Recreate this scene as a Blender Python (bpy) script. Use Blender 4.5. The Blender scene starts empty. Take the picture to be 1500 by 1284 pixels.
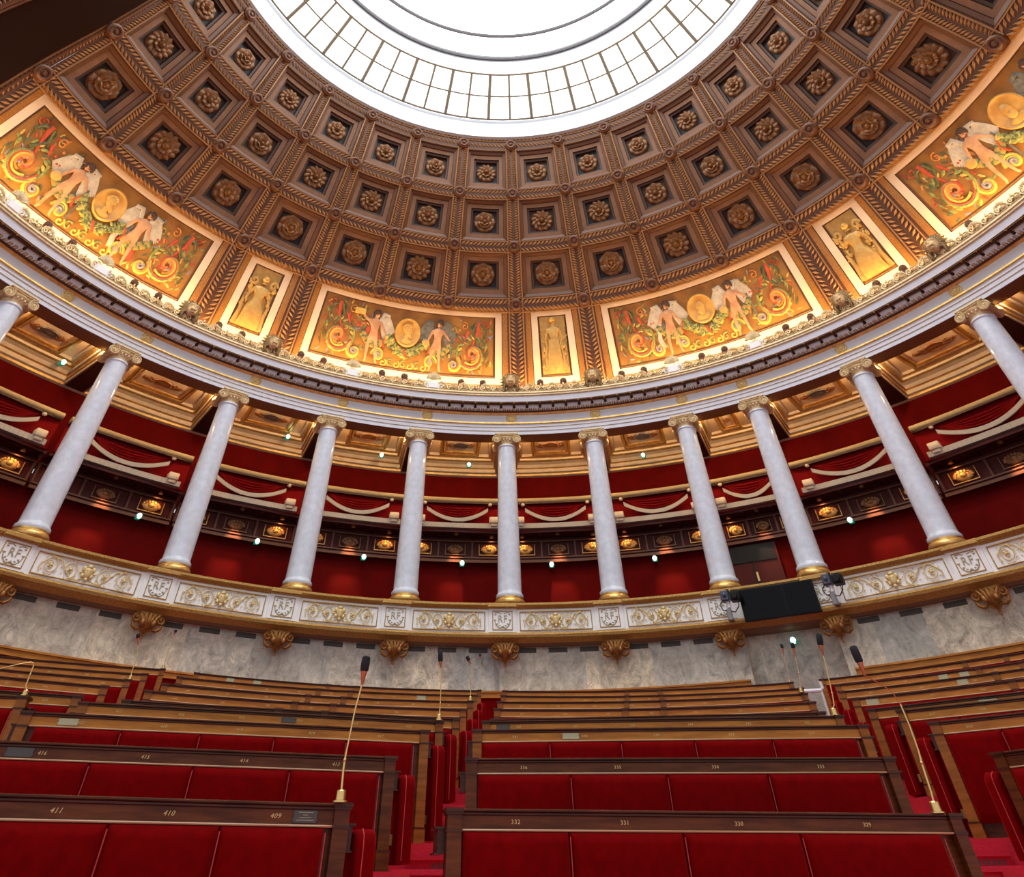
import bpy, math, random
from mathutils import Vector, Matrix
random.seed(7)
SC = bpy.context.scene
COL = SC.collection
ZO = 1.5                                   # camera height above the lowest floor
rad = math.radians
# ------------------------------------------------------------------ camera
CAM = Vector((0.341, -6.6708, ZO))
CR = Vector((0.99116, 0.13258, -0.00367)).normalized()
CU = Vector((0.10303, -0.75221, 0.65081)).normalized()
CF = Vector((-0.08353, 0.64544, 0.75923)).normalized()
FP, PX, PY = 904.73, 750 - 28.609, 642 - 395.122
cd = bpy.data.cameras.new('camera'); co = bpy.data.objects.new('camera', cd); COL.objects.link(co)
cd.sensor_fit = 'HORIZONTAL'; cd.sensor_width = 36; cd.lens = FP * 36 / 1500
cd.shift_x = 28.609 / 1500; cd.shift_y = -395.122 / 1500
cd.clip_start = .05; cd.clip_end = 200
m3 = Matrix((CR, CU, -CF)).transposed()
co.matrix_world = Matrix.Translation(CAM) @ m3.to_4x4()
SC.camera = co

def ray(x, y): return CF + CR * ((x - PX) / FP) - CU * ((y - PY) / FP)
def at_z(x, y, h):
    d = ray(x, y); return CAM + d * (h / d.z)
def at_D(x, y, D):
    d = ray(x, y); return CAM + d * (D / math.hypot(d.x, d.y))
def at_R(x, y, R):
    d = ray(x, y); a = d.x**2 + d.y**2; b = 2 * (CAM.x * d.x + CAM.y * d.y); c = CAM.x**2 + CAM.y**2 - R * R
    t = (-b + math.sqrt(b * b - 4 * a * c)) / 2 / a
    p = CAM + d * t; return math.degrees(math.atan2(p.x, p.y)), p.z
def P(R, th, z):
    a = rad(th); return Vector((R * math.sin(a), R * math.cos(a), z + ZO))

# ------------------------------------------------------------------ materials
def mat(name, col, rough=.5, metal=0, noise=0, nscale=8, col2=None, stretch=None, bump=0, sheen=0, emit=None, estr=0, spec=None, kind='noise'):
    m = bpy.data.materials.new(name); m.use_nodes = True
    nt = m.node_tree; b = nt.nodes['Principled BSDF']
    b.inputs['Base Color'].default_value = (*col, 1); b.inputs['Roughness'].default_value = rough; b.inputs['Metallic'].default_value = metal
    if spec is not None: b.inputs['Specular IOR Level'].default_value = spec
    if sheen:
        b.inputs['Sheen Weight'].default_value = sheen; b.inputs['Sheen Roughness'].default_value = .45
        b.inputs['Sheen Tint'].default_value = (1, .03, .03, 1)
    if emit: b.inputs['Emission Color'].default_value = (*emit, 1); b.inputs['Emission Strength'].default_value = estr
    if col2 or bump:
        tc = nt.nodes.new('ShaderNodeTexCoord'); mp = nt.nodes.new('ShaderNodeMapping'); nt.links.new(tc.outputs['Object'], mp.inputs[0])
        if stretch: mp.inputs['Scale'].default_value = stretch
        n = nt.nodes.new('ShaderNodeTexNoise'); n.inputs['Scale'].default_value = nscale; n.inputs['Detail'].default_value = 6; n.inputs['Roughness'].default_value = .6
        nt.links.new(mp.outputs[0], n.inputs['Vector'])
        if col2:
            r = nt.nodes.new('ShaderNodeValToRGB'); r.color_ramp.elements[0].position = .35; r.color_ramp.elements[1].position = .65
            r.color_ramp.elements[0].color = (*col2, 1); r.color_ramp.elements[1].color = (*col, 1)
            nt.links.new(n.outputs['Fac'], r.inputs[0]); nt.links.new(r.outputs[0], b.inputs['Base Color'])
        if bump:
            bp = nt.nodes.new('ShaderNodeBump'); bp.inputs['Strength'].default_value = bump; bp.inputs['Distance'].default_value = .02
            nt.links.new(n.outputs['Fac'], bp.inputs['Height']); nt.links.new(bp.outputs[0], b.inputs['Normal'])
    return m
def marble_wall():
    m = mat('marble_wall', (.3, .27, .24), .3); nt = m.node_tree; b = nt.nodes['Principled BSDF']
    N = nt.nodes.new; L = nt.links.new
    uv = N('ShaderNodeUVMap'); uv.uv_map = 'block'
    tc = N('ShaderNodeTexCoord')
    wn = N('ShaderNodeTexWhiteNoise'); wn.noise_dimensions = '2D'; L(uv.outputs[0], wn.inputs['Vector'])
    add = N('ShaderNodeVectorMath'); add.operation = 'MULTIPLY_ADD'; L(wn.outputs['Color'], add.inputs[0]); add.inputs[1].default_value = (9, 9, 9); L(tc.outputs['Object'], add.inputs[2])
    n = N('ShaderNodeTexNoise'); n.inputs['Scale'].default_value = 2.6; n.inputs['Detail'].default_value = 10; n.inputs['Roughness'].default_value = .68; n.inputs['Distortion'].default_value = 1.2; L(add.outputs[0], n.inputs['Vector'])
    r = N('ShaderNodeValToRGB'); e = r.color_ramp.elements
    e[0].position = .3; e[0].color = (.20, .165, .13, 1); e[1].position = .68; e[1].color = (.92, .83, .68, 1)
    k = e.new(.48); k.color = (.56, .50, .41, 1); k = e.new(.56); k.color = (.72, .64, .52, 1); L(n.outputs['Fac'], r.inputs[0])
    v = N('ShaderNodeTexNoise'); v.inputs['Scale'].default_value = 3.2; v.inputs['Detail'].default_value = 10; v.inputs['Distortion'].default_value = 2.5; L(add.outputs[0], v.inputs['Vector'])
    vr = N('ShaderNodeValToRGB'); q = vr.color_ramp.elements; q[0].position = .485; q[0].color = (0, 0, 0, 1); q[1].position = .5; q[1].color = (1, 1, 1, 1); k = q.new(.515); k.color = (0, 0, 0, 1); L(v.outputs['Fac'], vr.inputs[0])
    mx = N('ShaderNodeMixRGB'); mx.inputs[2].default_value = (.30, .12, .075, 1); L(r.outputs[0], mx.inputs[1]); 
    ml = N('ShaderNodeMath'); ml.operation = 'MULTIPLY'; ml.inputs[1].default_value = .8; L(vr.outputs[0], ml.inputs[0]); L(ml.outputs[0], mx.inputs[0])
    hs = N('ShaderNodeHueSaturation'); L(mx.outputs[0], hs.inputs['Color'])
    mr = N('ShaderNodeMapRange'); mr.inputs['To Min'].default_value = .75; mr.inputs['To Max'].default_value = 1.3; L(wn.outputs['Value'], mr.inputs['Value']); L(mr.outputs[0], hs.inputs['Value']); 
    mr2 = N('ShaderNodeMapRange'); mr2.inputs['To Min'].default_value = .6; mr2.inputs['To Max'].default_value = 1.5; L(wn.outputs['Value'], mr2.inputs['Value']); L(mr2.outputs[0], hs.inputs['Saturation'])
    L(hs.outputs[0], b.inputs['Base Color'])
    return m
M = {}
M['wood'] = mat('bench_wood_shaded', (.15, .040, .008), .3, col2=(.075, .018, .004), nscale=3, stretch=(1, 1, 9), spec=.2)  # bench wood darkened for the front rows, light falloff put into the colour
M['wood_lit'] = mat('bench_wood_lit', (.62, .235, .034), .35, col2=(.40, .135, .018), nscale=2.2, stretch=(1, 1, 9), spec=.2)  # same bench wood lightened, the rear rows' stronger light put into the colour
M['wood_half_lit'] = mat('bench_wood_half_lit', (.34, .115, .018), .35, col2=(.22, .068, .010), nscale=3, stretch=(1, 1, 9), spec=.2)  # same bench wood again, lit tone of the rear posts put into the colour
M['wood_dark'] = mat('dark_wood', (.085, .022, .009), .24, col2=(.045, .012, .005), nscale=3, stretch=(1, 1, 8), spec=.22)
M['bead'] = mat('bead_highlight', (.60, .34, .18), .25)  # lightened so that its colour carries the highlight along the rails
M['velvet'] = mat('red_velvet', (.165, .0008, .0018), .9, sheen=.45, col2=(.125, .0006, .0012), nscale=14, spec=.03)
M['velvet_seam'] = mat('velvet_seam_sheen', (.50, .035, .04), .7, sheen=.2)  # pale pink puts the sheen of the velvet edges into the colour
M['carpet'] = mat('red_carpet', (.62, .014, .045), .95, sheen=.4, col2=(.52, .010, .035), nscale=60, bump=.3)
M['red_wall'] = mat('red_wall_fabric', (.100, .0012, .001), .8, col2=(.08, .001, .0008), nscale=2, spec=.06)
M['red_dark'] = mat('dark_red_panel', (.060, .005, .003), .5, spec=.2)
M['drape'] = mat('red_drape', (.155, .003, .004), .8, sheen=.05, spec=.05)
M['gold'] = mat('gilding', (.85, .56, .19), .34, metal=.75, col2=(.62, .37, .10), nscale=6)
M['gold_leaf'] = mat('old_gilding', (.60, .36, .11), .42, metal=.6, col2=(.38, .20, .05), nscale=30, bump=.5)
M['gold_pale'] = mat('pale_gilding', (.78, .62, .36), .42, metal=.35, col2=(.62, .46, .22), nscale=12)
M['gold_relief'] = mat('pale_gold_relief', (.80, .60, .25), .45, metal=.25, col2=(.72, .55, .28), nscale=20)
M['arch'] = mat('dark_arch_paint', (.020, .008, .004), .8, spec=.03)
M['bracket_gold'] = mat('dark_gilding', (.46, .21, .055), .42, metal=.5, col2=(.26, .10, .022), nscale=14, bump=.4)
M['roundel'] = mat('roundel_gilding', (.84, .68, .42), .45, metal=.2)
M['panel_mould'] = mat('gilt_egg_moulding', (.42, .19, .035), .45, metal=.2, col2=(.24, .085, .014), nscale=30)
M['crest_ground'] = mat('cresting_ground', (.26, .17, .07), .5, metal=.3)
M['monogram'] = mat('grey_gilding', (.42, .34, .20), .45, metal=.2)
M['brass'] = mat('brass', (.75, .50, .19), .28, metal=.9)
M['cream'] = mat('cream_stone', (.72, .60, .44), .6, col2=(.64, .51, .35), nscale=5)
M['fringe'] = mat('cream_fringe', (.46, .42, .37), .8, col2=(.38, .34, .29), nscale=40)
M['roll'] = mat('ochre_roll', (.46, .35, .18), .6, col2=(.38, .29, .14), nscale=20)
M['white'] = mat('white_paint', (.72, .76, .84), .5, col2=(.68, .72, .80), nscale=2)
M['white_warm'] = mat('ivory_paint', (.90, .89, .88), .45)
M['column'] = mat('white_marble', (.72, .77, .86), .12, col2=(.61, .66, .74), nscale=7)
M['dome_rib'] = mat('dome_rib_paint', (.100, .036, .012), .55, col2=(.072, .024, .008), nscale=10)
M['dome_leaf'] = mat('dome_leaf_gilding', (.33, .165, .065), .5, metal=.1)
M['dome_mould'] = mat('dome_moulding', (.085, .023, .007), .5, col2=(.14, .052, .013), nscale=45)
M['dome_flat'] = mat('dome_flat_band', (.225, .112, .060), .6, col2=(.19, .092, .048), nscale=4, spec=.25)
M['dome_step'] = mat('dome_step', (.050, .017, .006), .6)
M['navy'] = mat('navy_ground', (.010, .011, .016), .6)
M['brown'] = mat('brown_ground', (.055, .024, .011), .6)
M['rosette'] = mat('rosette_gilding', (0.2400, 0.1080, 0.0360), .45, metal=.3, col2=(0.1520, 0.0600, 0.0176), nscale=9)
M['boss'] = mat('boss_bronze', (0.1105, 0.0382, 0.0145), .45, metal=.2)
M['band'] = mat('dome_flat_band_lit', (.80, .62, .42), .55)  # the dome's flat band paint, lightened to carry the cove lamps' glow
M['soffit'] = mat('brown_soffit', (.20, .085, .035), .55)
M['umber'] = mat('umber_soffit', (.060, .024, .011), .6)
M['panel_ground'] = mat('ceiling_panel_paint', (.86, .66, .44), .5)
M['panel_orn'] = mat('ceiling_panel_ornament', (.26, .10, .03), .5)
M['panel_blue'] = mat('ceiling_panel_dark', (.10, .075, .07), .5)
M['paint_ground'] = mat('painted_ochre', (.38, .175, .026), .6, col2=(.23, .092, .012), nscale=1.2)
M['p_green'] = mat('painted_green', (.16, .20, .055), .6, col2=(.36, .34, .08), nscale=9)
M['p_dkgreen'] = mat('painted_dark_green', (.06, .075, .04), .6, col2=(.14, .15, .05), nscale=9)
M['p_red'] = mat('painted_vermilion', (.55, .085, .03), .6, col2=(.42, .05, .02), nscale=6)
M['p_orange'] = mat('painted_orange', (.66, .27, .05), .6, col2=(.55, .17, .03), nscale=6)
M['p_yellow'] = mat('painted_yellow', (.70, .48, .10), .6, col2=(.58, .36, .06), nscale=6)
M['p_blue'] = mat('painted_blue_grey', (.20, .21, .28), .6, col2=(.32, .24, .25), nscale=8)
M['p_skin'] = mat('painted_skin', (.66, .37, .185), .6, col2=(.46, .22, .10), nscale=3)
M['p_hair'] = mat('painted_dark_hair', (.07, .035, .02), .7)
M['p_wing'] = mat('painted_white_wing', (.62, .54, .40), .6, col2=(.44, .37, .27), nscale=5)
M['p_gwing'] = mat('painted_grey_wing', (.20, .18, .14), .6, col2=(.09, .085, .07), nscale=8)
M['p_gold'] = mat('painted_medallion', (.68, .40, .10), .5, col2=(.54, .28, .06), nscale=3)
M['relief'] = mat('gilded_relief', (.62, .38, .11), .45, metal=.3, col2=(.50, .28, .07), nscale=6)
M['marble'] = marble_wall()
M['black'] = mat('black_plastic', (.010, .010, .011), .5, spec=.2)
M['foam'] = mat('black_foam', (.012, .013, .018), .95)
M['screen'] = mat('screen_glass', (.004, .004, .005), .15, spec=.12)
M['amber'] = mat('amber_sleeve', (.45, .10, .03), .35)
M['grey_metal'] = mat('grey_metal', (.22, .21, .22), .4)
M['white_metal'] = mat('white_enamel', (.75, .76, .78), .4)
M['lens_blue'] = mat('blue_grey_casing', (.06, .07, .11), .4)
M['plaque'] = mat('aged_brass_plate', (.46, .40, .24), .4, metal=.4)
M['plaque_dark'] = mat('dark_bronze_plate', (.075, .065, .06), .4, metal=.3)
M['number'] = mat('gold_numerals', (.78, .58, .22), .4)
M['vent'] = mat('vent_black', (.10, .085, .070), .7)
M['glass'] = mat('skylight_glass', (.9, .9, .9), .4, emit=(.92, .97, 1.0), estr=4.8)
M['glass_pane'] = mat('opaline_panes', (.9, .9, .9), .4, emit=(1.0, .985, .95), estr=1.9)
M['ring_grey'] = mat('skylight_ring_metal', (.07, .066, .072), .5)
M['mullion'] = mat('skylight_mullion', (.15, .12, .075), .5)
M['cove'] = mat('cove_lamp_glow', (1, .8, .5), .5, emit=(1.0, .66, .27), estr=100)
M['spot'] = mat('lamp_glow', (1, .8, .5), .5, emit=(1.0, .66, .30), estr=30)
M['exit'] = mat('emergency_lamp_glow', (.5, 1, .9), .5, emit=(.62, 1.0, .90), estr=2.5)
M['exit_green'] = mat('green_lens', (.01, .2, .12), .3, emit=(.01, .30, .17), estr=.6)

# ------------------------------------------------------------------ mesh builder
class MB:
    def __init__(s): s.v = []; s.f = []; s.m = []; s.uv = None
    def add(s, vs, fs, mi=0, fn=None):
        o = len(s.v); s.v += [tuple(fn(*v)) if fn else tuple(v) for v in vs]
        s.f += [tuple(i + o for i in f) for f in fs]; s.m += [mi] * len(fs)
    def box(s, x0, x1, y0, y1, z0, z1, mi=0, fn=None, c=0):
        if c == 0:
            s.add([(x0,y0,z0),(x1,y0,z0),(x1,y1,z0),(x0,y1,z0),(x0,y0,z1),(x1,y0,z1),(x1,y1,z1),(x0,y1,z1)],
                  [(0,3,2,1),(4,5,6,7),(0,1,5,4),(1,2,6,5),(2,3,7,6),(3,0,4,7)], mi, fn)
        else:                                  # chamfered along all edges
            vs = []; idx = {}
            for k, (sx, sy, sz) in enumerate([(a, b, d) for a in (0, 1) for b in (0, 1) for d in (0, 1)]):
                X = (x0, x1)[sx]; Y = (y0, y1)[sy]; Z = (z0, z1)[sz]; ex = c if sx == 0 else -c; ey = c if sy == 0 else -c; ez = c if sz == 0 else -c
                idx[(sx, sy, sz)] = len(vs); vs += [(X, Y+ey, Z+ez), (X+ex, Y, Z+ez), (X+ex, Y+ey, Z)]
            fs = []
            for a in range(3):
                b_, c_ = (a+1) % 3, (a+2) % 3
                for e in (0, 1):
                    q = []
                    for (u, w) in ((0, 0), (1, 0), (1, 1), (0, 1)):
                        k = [0, 0, 0]; k[a] = e; k[b_] = u; k[c_] = w; q.append(idx[tuple(k)] + a)
                    fs.append(tuple(q if e else q[::-1]))
                for u in (0, 1):
                    for w in (0, 1):            # edge along axis a
                        k0 = [0, 0, 0]; k0[b_] = u; k0[c_] = w; k1 = list(k0); k1[a] = 1
                        A, B = idx[tuple(k0)], idx[tuple(k1)]
                        q = (A + b_, B + b_, B + c_, A + c_); fs.append(q if (u ^ w) else q[::-1])
            for k, A in idx.items(): fs.append((A, A+1, A+2) if (sum(k) % 2) else (A+2, A+1, A))
            s.add(vs, fs, mi, fn)
    def grid(s, fn, nu, nv, mi=0, closeu=False, flip=False):
        vs = [fn(u / nu, v / nv) for v in range(nv + 1) for u in range(nu + (0 if closeu else 1))]
        w = nu if closeu else nu + 1; fs = []
        for v in range(nv):
            for u in range(nu):
                u2 = (u + 1) % w; q = (v*w+u, v*w+u2, (v+1)*w+u2, (v+1)*w+u); fs.append(q[::-1] if flip else q)
        s.add(vs, fs, mi)
    def rev(s, prof, t0, t1, n, mi=0, fn=None):  # profile of (R, z, material) revolved about the hall's axis
        for k in range(len(prof) - 1):
            (Ra, za), (Rb, zb) = prof[k][:2], prof[k+1][:2]; mm = prof[k][2] if len(prof[k]) > 2 else mi
            s.grid(lambda u, v: P(Ra + (Rb-Ra)*v, t0 + (t1-t0)*u, za + (zb-za)*v), n, 1, mm)
    def lathe(s, prof, n=24, mi=0, fn=None, a0=0, a1=2*math.pi):
        full = abs(a1 - a0 - 2*math.pi) < 1e-6
        vs = []; w = n if full else n + 1
        for r, z in prof:
            for k in range(w):
                a = a0 + (a1-a0) * k / n; vs.append((r*math.cos(a), r*math.sin(a), z))
        fs = []
        for j in range(len(prof) - 1):
            for k in range(n):
                k2 = (k + 1) % w; fs.append((j*w+k, j*w+k2, (j+1)*w+k2, (j+1)*w+k))
        if full and prof[0][0] > 1e-5: fs.append(tuple(range(w))[::-1])
        if full and prof[-1][0] > 1e-5: fs.append(tuple((len(prof)-1)*w + k for k in range(w)))
        s.add(vs, fs, mi, fn)
    def tube(s, pts, r, n=6, mi=0, fn=None, up=None):
        pts = [Vector(p) for p in pts]; rs = r if isinstance(r, (list, tuple)) else [r] * len(pts); vs = []
        t = (pts[1] - pts[0]).normalized(); a = Vector(up) if up else (Vector((0, 0, 1)) if abs(t.z) < .9 else Vector((1, 0, 0)))
        for i, p in enumerate(pts):
            t = (pts[min(i+1, len(pts)-1)] - pts[max(i-1, 0)]).normalized()
            b = t.cross(a).normalized(); a2 = b.cross(t).normalized(); a = a2 if not up else a
            for k in range(n):
                q = 2*math.pi*k/n; vs.append(p + (b*math.cos(q) + a2*math.sin(q)) * rs[i])
        fs = [(i*n+k, i*n+(k+1) % n, (i+1)*n+(k+1) % n, (i+1)*n+k) for i in range(len(pts)-1) for k in range(n)]
        fs += [tuple(range(n))[::-1], tuple((len(pts)-1)*n + k for k in range(n))]
        s.add(vs, fs, mi, fn)
    def ball(s, c, r, mi=0, fn=None, nu=10, nv=6):
        rx, ry, rz = r if isinstance(r, (list, tuple)) else (r, r, r)
        vs = [(c[0], c[1], c[2]-rz)]; fs = []
        for j in range(1, nv):
            a = -math.pi/2 + math.pi*j/nv
            for k in range(nu): b = 2*math.pi*k/nu; vs.append((c[0]+rx*math.cos(a)*math.cos(b), c[1]+ry*math.cos(a)*math.sin(b), c[2]+rz*math.sin(a)))
        vs.append((c[0], c[1], c[2]+rz)); T = len(vs)-1
        for k in range(nu):
            k2 = (k+1) % nu; fs.append((0, 1+k2, 1+k)); fs.append((T, T-nu+k, T-nu+k2))
            for j in range(nv-2): fs.append((1+j*nu+k, 1+j*nu+k2, 1+(j+1)*nu+k2, 1+(j+1)*nu+k))
        s.add(vs, fs, mi, fn)
    def poly(s, pts, h0, h1, mi=0, fn=None):      # flat outline given thickness (x, y outline, third axis h)
        n = len(pts); vs = [(x, y, h0) for x, y in pts] + [(x, y, h1) for x, y in pts]
        fs = [tuple(range(n))[::-1], tuple(range(n, 2*n))] + [(k, (k+1) % n, n+(k+1) % n, n+k) for k in range(n)]
        s.add(vs, fs, mi, fn)
    def build(s, name, mats, parent=None, smooth=35, loc=None, inv=None):
        me = bpy.data.meshes.new(name); me.from_pydata(s.v if loc is None else [tuple(Vector(v) - loc) for v in s.v], [], s.f)
        if not isinstance(mats, (list, tuple)): mats = [mats]
        for k in mats: me.materials.append(M[k])
        me.polygons.foreach_set('material_index', s.m)
        if smooth: me.shade_smooth(); me.set_sharp_from_angle(angle=rad(smooth))
        me.update()
        o = bpy.data.objects.new(name, me); COL.objects.link(o)
        if loc is not None and parent is None: o.location = loc
        if parent is not None: o.parent = parent
        return o
def tag(o, label, cat, group=None):
    o['label'] = label; o['category'] = cat
    if group: o['group'] = group
    return o
def struct(o): o['kind'] = 'structure'; return o
def thing(name, loc, label, cat, group=None, mtx=None):
    o = bpy.data.objects.new(name, None); COL.objects.link(o); o.empty_display_size = .1
    if mtx is not None: o.matrix_world = mtx
    else: o.location = loc
    return tag(o, label, cat, group)
def frame(th, R, z):                                 # x to the right as seen from the hall, y outward, z up
    a = rad(th); return Matrix.Translation(P(R, th, z)) @ Matrix.Rotation(-a, 4, 'Z')
ORD = ['first', 'second', 'third', 'fourth', 'fifth', 'sixth', 'seventh', 'eighth', 'ninth', 'tenth', 'eleventh', 'twelfth', 'thirteenth', 'fourteenth', 'fifteenth', 'sixteenth']
def copy_tree(o, parent=None):
    c = o.copy(); COL.objects.link(c); c.parent = parent
    for ch in list(o.children): copy_tree(ch, c)
    return c
def text_mesh(txt, size, depth=.004, shear=0, wx=1.0):
    cu = bpy.data.curves.new('t', 'FONT'); cu.body = txt; cu.size = size; cu.align_x = 'CENTER'; cu.align_y = 'CENTER'; cu.extrude = depth; cu.shear = shear; cu.resolution_u = 2; cu.space_character = 1.12
    o = bpy.data.objects.new('t', cu); COL.objects.link(o)
    dg = bpy.context.evaluated_depsgraph_get(); me = bpy.data.meshes.new_from_object(o.evaluated_get(dg))
    bpy.data.objects.remove(o); bpy.data.curves.remove(cu)
    me.materials.clear()
    for v in me.vertices: v.co = (v.co.x * wx, -v.co.z, v.co.y)   # faces -y
    return me

# ------------------------------------------------------------------ dome
DD = 11.45
KN = [(0, 15.05, 12.3), (1, 13.73, 15.30), (2, 12.45, 17.29), (3, 11.395, 19.33), (4, 10.57, 21.63), (4.2, 10.41, 22.1)]
def prof(s):
    for k in range(len(KN) - 1):
        if s <= KN[k+1][0] or k == len(KN) - 2: break
    def slope(j):
        a, b = KN[max(j-1, 0)], KN[min(j+1, len(KN)-1)]; return ((b[1]-a[1])/(b[0]-a[0]), (b[2]-a[2])/(b[0]-a[0]))
    a, b = KN[k], KN[k+1]; w = b[0]-a[0]; t = (s-a[0])/w; m0, m1 = slope(k), slope(k+1)
    h = lambda p0, p1, d0, d1: (2*t**3-3*t*t+1)*p0 + (t**3-2*t*t+t)*d0*w + (-2*t**3+3*t*t)*p1 + (t**3-t*t)*d1*w
    return h(a[1], b[1], m0[0], m1[0]), h(a[2], b[2], m0[1], m1[1])
def dp(i, s, d=0):                                    # rib index, height index, depth behind the rib face
    R, z = prof(s); R2, z2 = prof(s + .01); tx, tz = R2-R, z2-z; l = math.hypot(tx, tz)
    return P(R + d*tz/l, (i - 7.5)*DD, z - d*tx/l)
def ring_panel(m, i0, i1, s0, s1, fr, dfr, nu, nv):   # stepped frame: list of (inset_i, inset_s, depth, material of the strip leading to the next)
    def rect(k):
        fi, fs, d, mm = fr[k]; a, b, c, e = i0+fi, i1-fi, s0+fs, s1-fs; pts = []
        pts += [(a + (b-a)*t/nu, c) for t in range(nu)]; pts += [(b, c + (e-c)*t/nv) for t in range(nv)]
        pts += [(b - (b-a)*t/nu, e) for t in range(nu)]; pts += [(a, e - (e-c)*t/nv) for t in range(nv)]
        return [dp(p[0], p[1], d) for p in pts]
    for k in range(len(fr) - 1):
        A, B = rect(k), rect(k+1); n = len(A)
        m.add(A + B, [(j, (j+1) % n, n+(j+1) % n, n+j)[::-1] for j in range(n)], fr[k][3])
    fi, fs, d, mm = fr[-1]
    if mm is not None:
        m.grid(lambda u, v: dp(i0+fi+(i1-i0-2*fi)*u, s0+fs+(s1-s0-2*fs)*v, d), nu, nv, mm, flip=True)
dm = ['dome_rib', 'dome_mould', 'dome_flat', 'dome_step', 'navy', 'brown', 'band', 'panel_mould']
m = MB()
NAVY = {1: {0,1,2,3,4,5,6,8,10,12,14}, 2: {1,3,5,6,8,10,13}, 3: {0,1,3,4,6,8,10,12,14}}
for r in (1, 2, 3):
    for i in range(15):
        g = 4 if i in NAVY[r] else 5
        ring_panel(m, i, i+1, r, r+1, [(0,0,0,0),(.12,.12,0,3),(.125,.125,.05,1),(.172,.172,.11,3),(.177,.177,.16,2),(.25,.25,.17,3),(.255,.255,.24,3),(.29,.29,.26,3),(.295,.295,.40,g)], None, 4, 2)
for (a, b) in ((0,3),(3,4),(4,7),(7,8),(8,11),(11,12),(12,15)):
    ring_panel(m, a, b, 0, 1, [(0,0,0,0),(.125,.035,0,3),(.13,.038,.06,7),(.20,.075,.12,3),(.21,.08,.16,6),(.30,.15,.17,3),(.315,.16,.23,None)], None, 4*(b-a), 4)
m.grid(lambda u, v: dp(15*u, 4 + .2*v, 0), 60, 1, 0, flip=True)
m.grid(lambda u, v: dp(15*u, 4.12 + .06*v, -.06), 60, 1, 0, flip=True)
struct(m.build('ceiling', dm))
# plaited leaf bands that run along every rib
m = MB()
def leaf(i, s, di, ds, w):                            # one leaf from (i,s) to (i+di, s+ds)
    a = dp(i, s, -.01); b = dp(i+di, s+ds, -.015); mid = (a+b)/2; c = dp(i+di*.5, s+ds*.5, -.075); 
    t = (b-a).normalized(); nrm = (c-mid).normalized(); sd = t.cross(nrm)*w
    m.add([a, mid+sd, b, mid-sd, c], [(0,1,4),(1,2,4),(2,3,4),(3,0,4)], 0)
for i in range(16):
    N = 84
    for k in range(4*N//4*1):
        s = .10 + (4.06-.10)*k/N
        if abs(s-round(s)) < .05 and s > .5: continue
        if s < .97 and i not in (0,3,4,7,8,11,12,15): continue
        for sg in (-1, 1): leaf(i + sg*.012, s, sg*.080, .050, .046)
for s in (1, 2, 3, 4.06):
    R, z = prof(s); N = int(15*DD*math.pi/180*R/.165)
    for k in range(N):
        i = 15*k/N
        if abs(i-round(i)) < .045: continue
        h = .165/R*180/math.pi/DD
        for sg in (-1, 1): leaf(i, s+sg*.012, h*1.4, sg*.085, .046)
o = struct(m.build('trim_1', ['dome_leaf'], smooth=0))
# rim lines beside the leaf bands
m = MB()
for i in range(16):
    for e in (-.098, .098):
        for k in range(4):
            if k == 0 and i not in (0,3,4,7,8,11,12,15): continue
            m.tube([dp(i+e, max(.04, k + t/4), -.02) for t in range(5)], .028, 4, 0)
for s in (1, 2, 3, 4):
    for e in (-.098, .098):
        if s + e > 4.15: continue
        m.tube([dp(15*t/60, s+e, -.02) for t in range(61)], .028, 4, 0)
struct(m.build('trim_2', ['dome_leaf'], smooth=60))

# bosses where the ribs cross
bm_ = MB(); bm_.lathe([(.001,-.22),(.05,-.22),(.07,-.17),(.11,-.155),(.13,-.19),(.17,-.2),(.21,-.14),(.25,-.12),(.27,-.02),(.27,.1)], 18, 0, fn=lambda x,y,z: (x,z,y))
RINGS = {1: 'lowest', 2: 'second', 3: 'third', 4: 'top'}
boss_me = None
def surf_mtx(i, s, d):
    p = dp(i, s, d); ex = (dp(i+.02, s, d) - dp(i-.02, s, d)).normalized(); ez = (dp(i, s+.02, d) - dp(i, s-.02, d)); ey = ez.cross(ex).normalized(); ez = ex.cross(ey).normalized()
    return Matrix.Translation(p) @ Matrix((ex, ey, ez)).transposed().to_4x4()
def side(i, n=7.5):
    return 'left' if i < n else 'right'
for s in (1, 2, 3, 4):
    for i in range(0, 15):
        if s == 4 and (i < 1 or i > 13) or s == 3 and i > 13: continue
        if s == 2 and i == 14 : continue
        if boss_me is None:
            o = bm_.build('ceiling_boss', ['boss']); boss_me = o
        else: o = boss_me.copy(); COL.objects.link(o)
        o.matrix_world = surf_mtx(i, s, 0)
        tag(o, f'bronze boss on the {RINGS[s]} dome ring, at the {ORD[i]} rib from the left', 'ceiling boss', 'bosses at the rib crossings of the dome')
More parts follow.
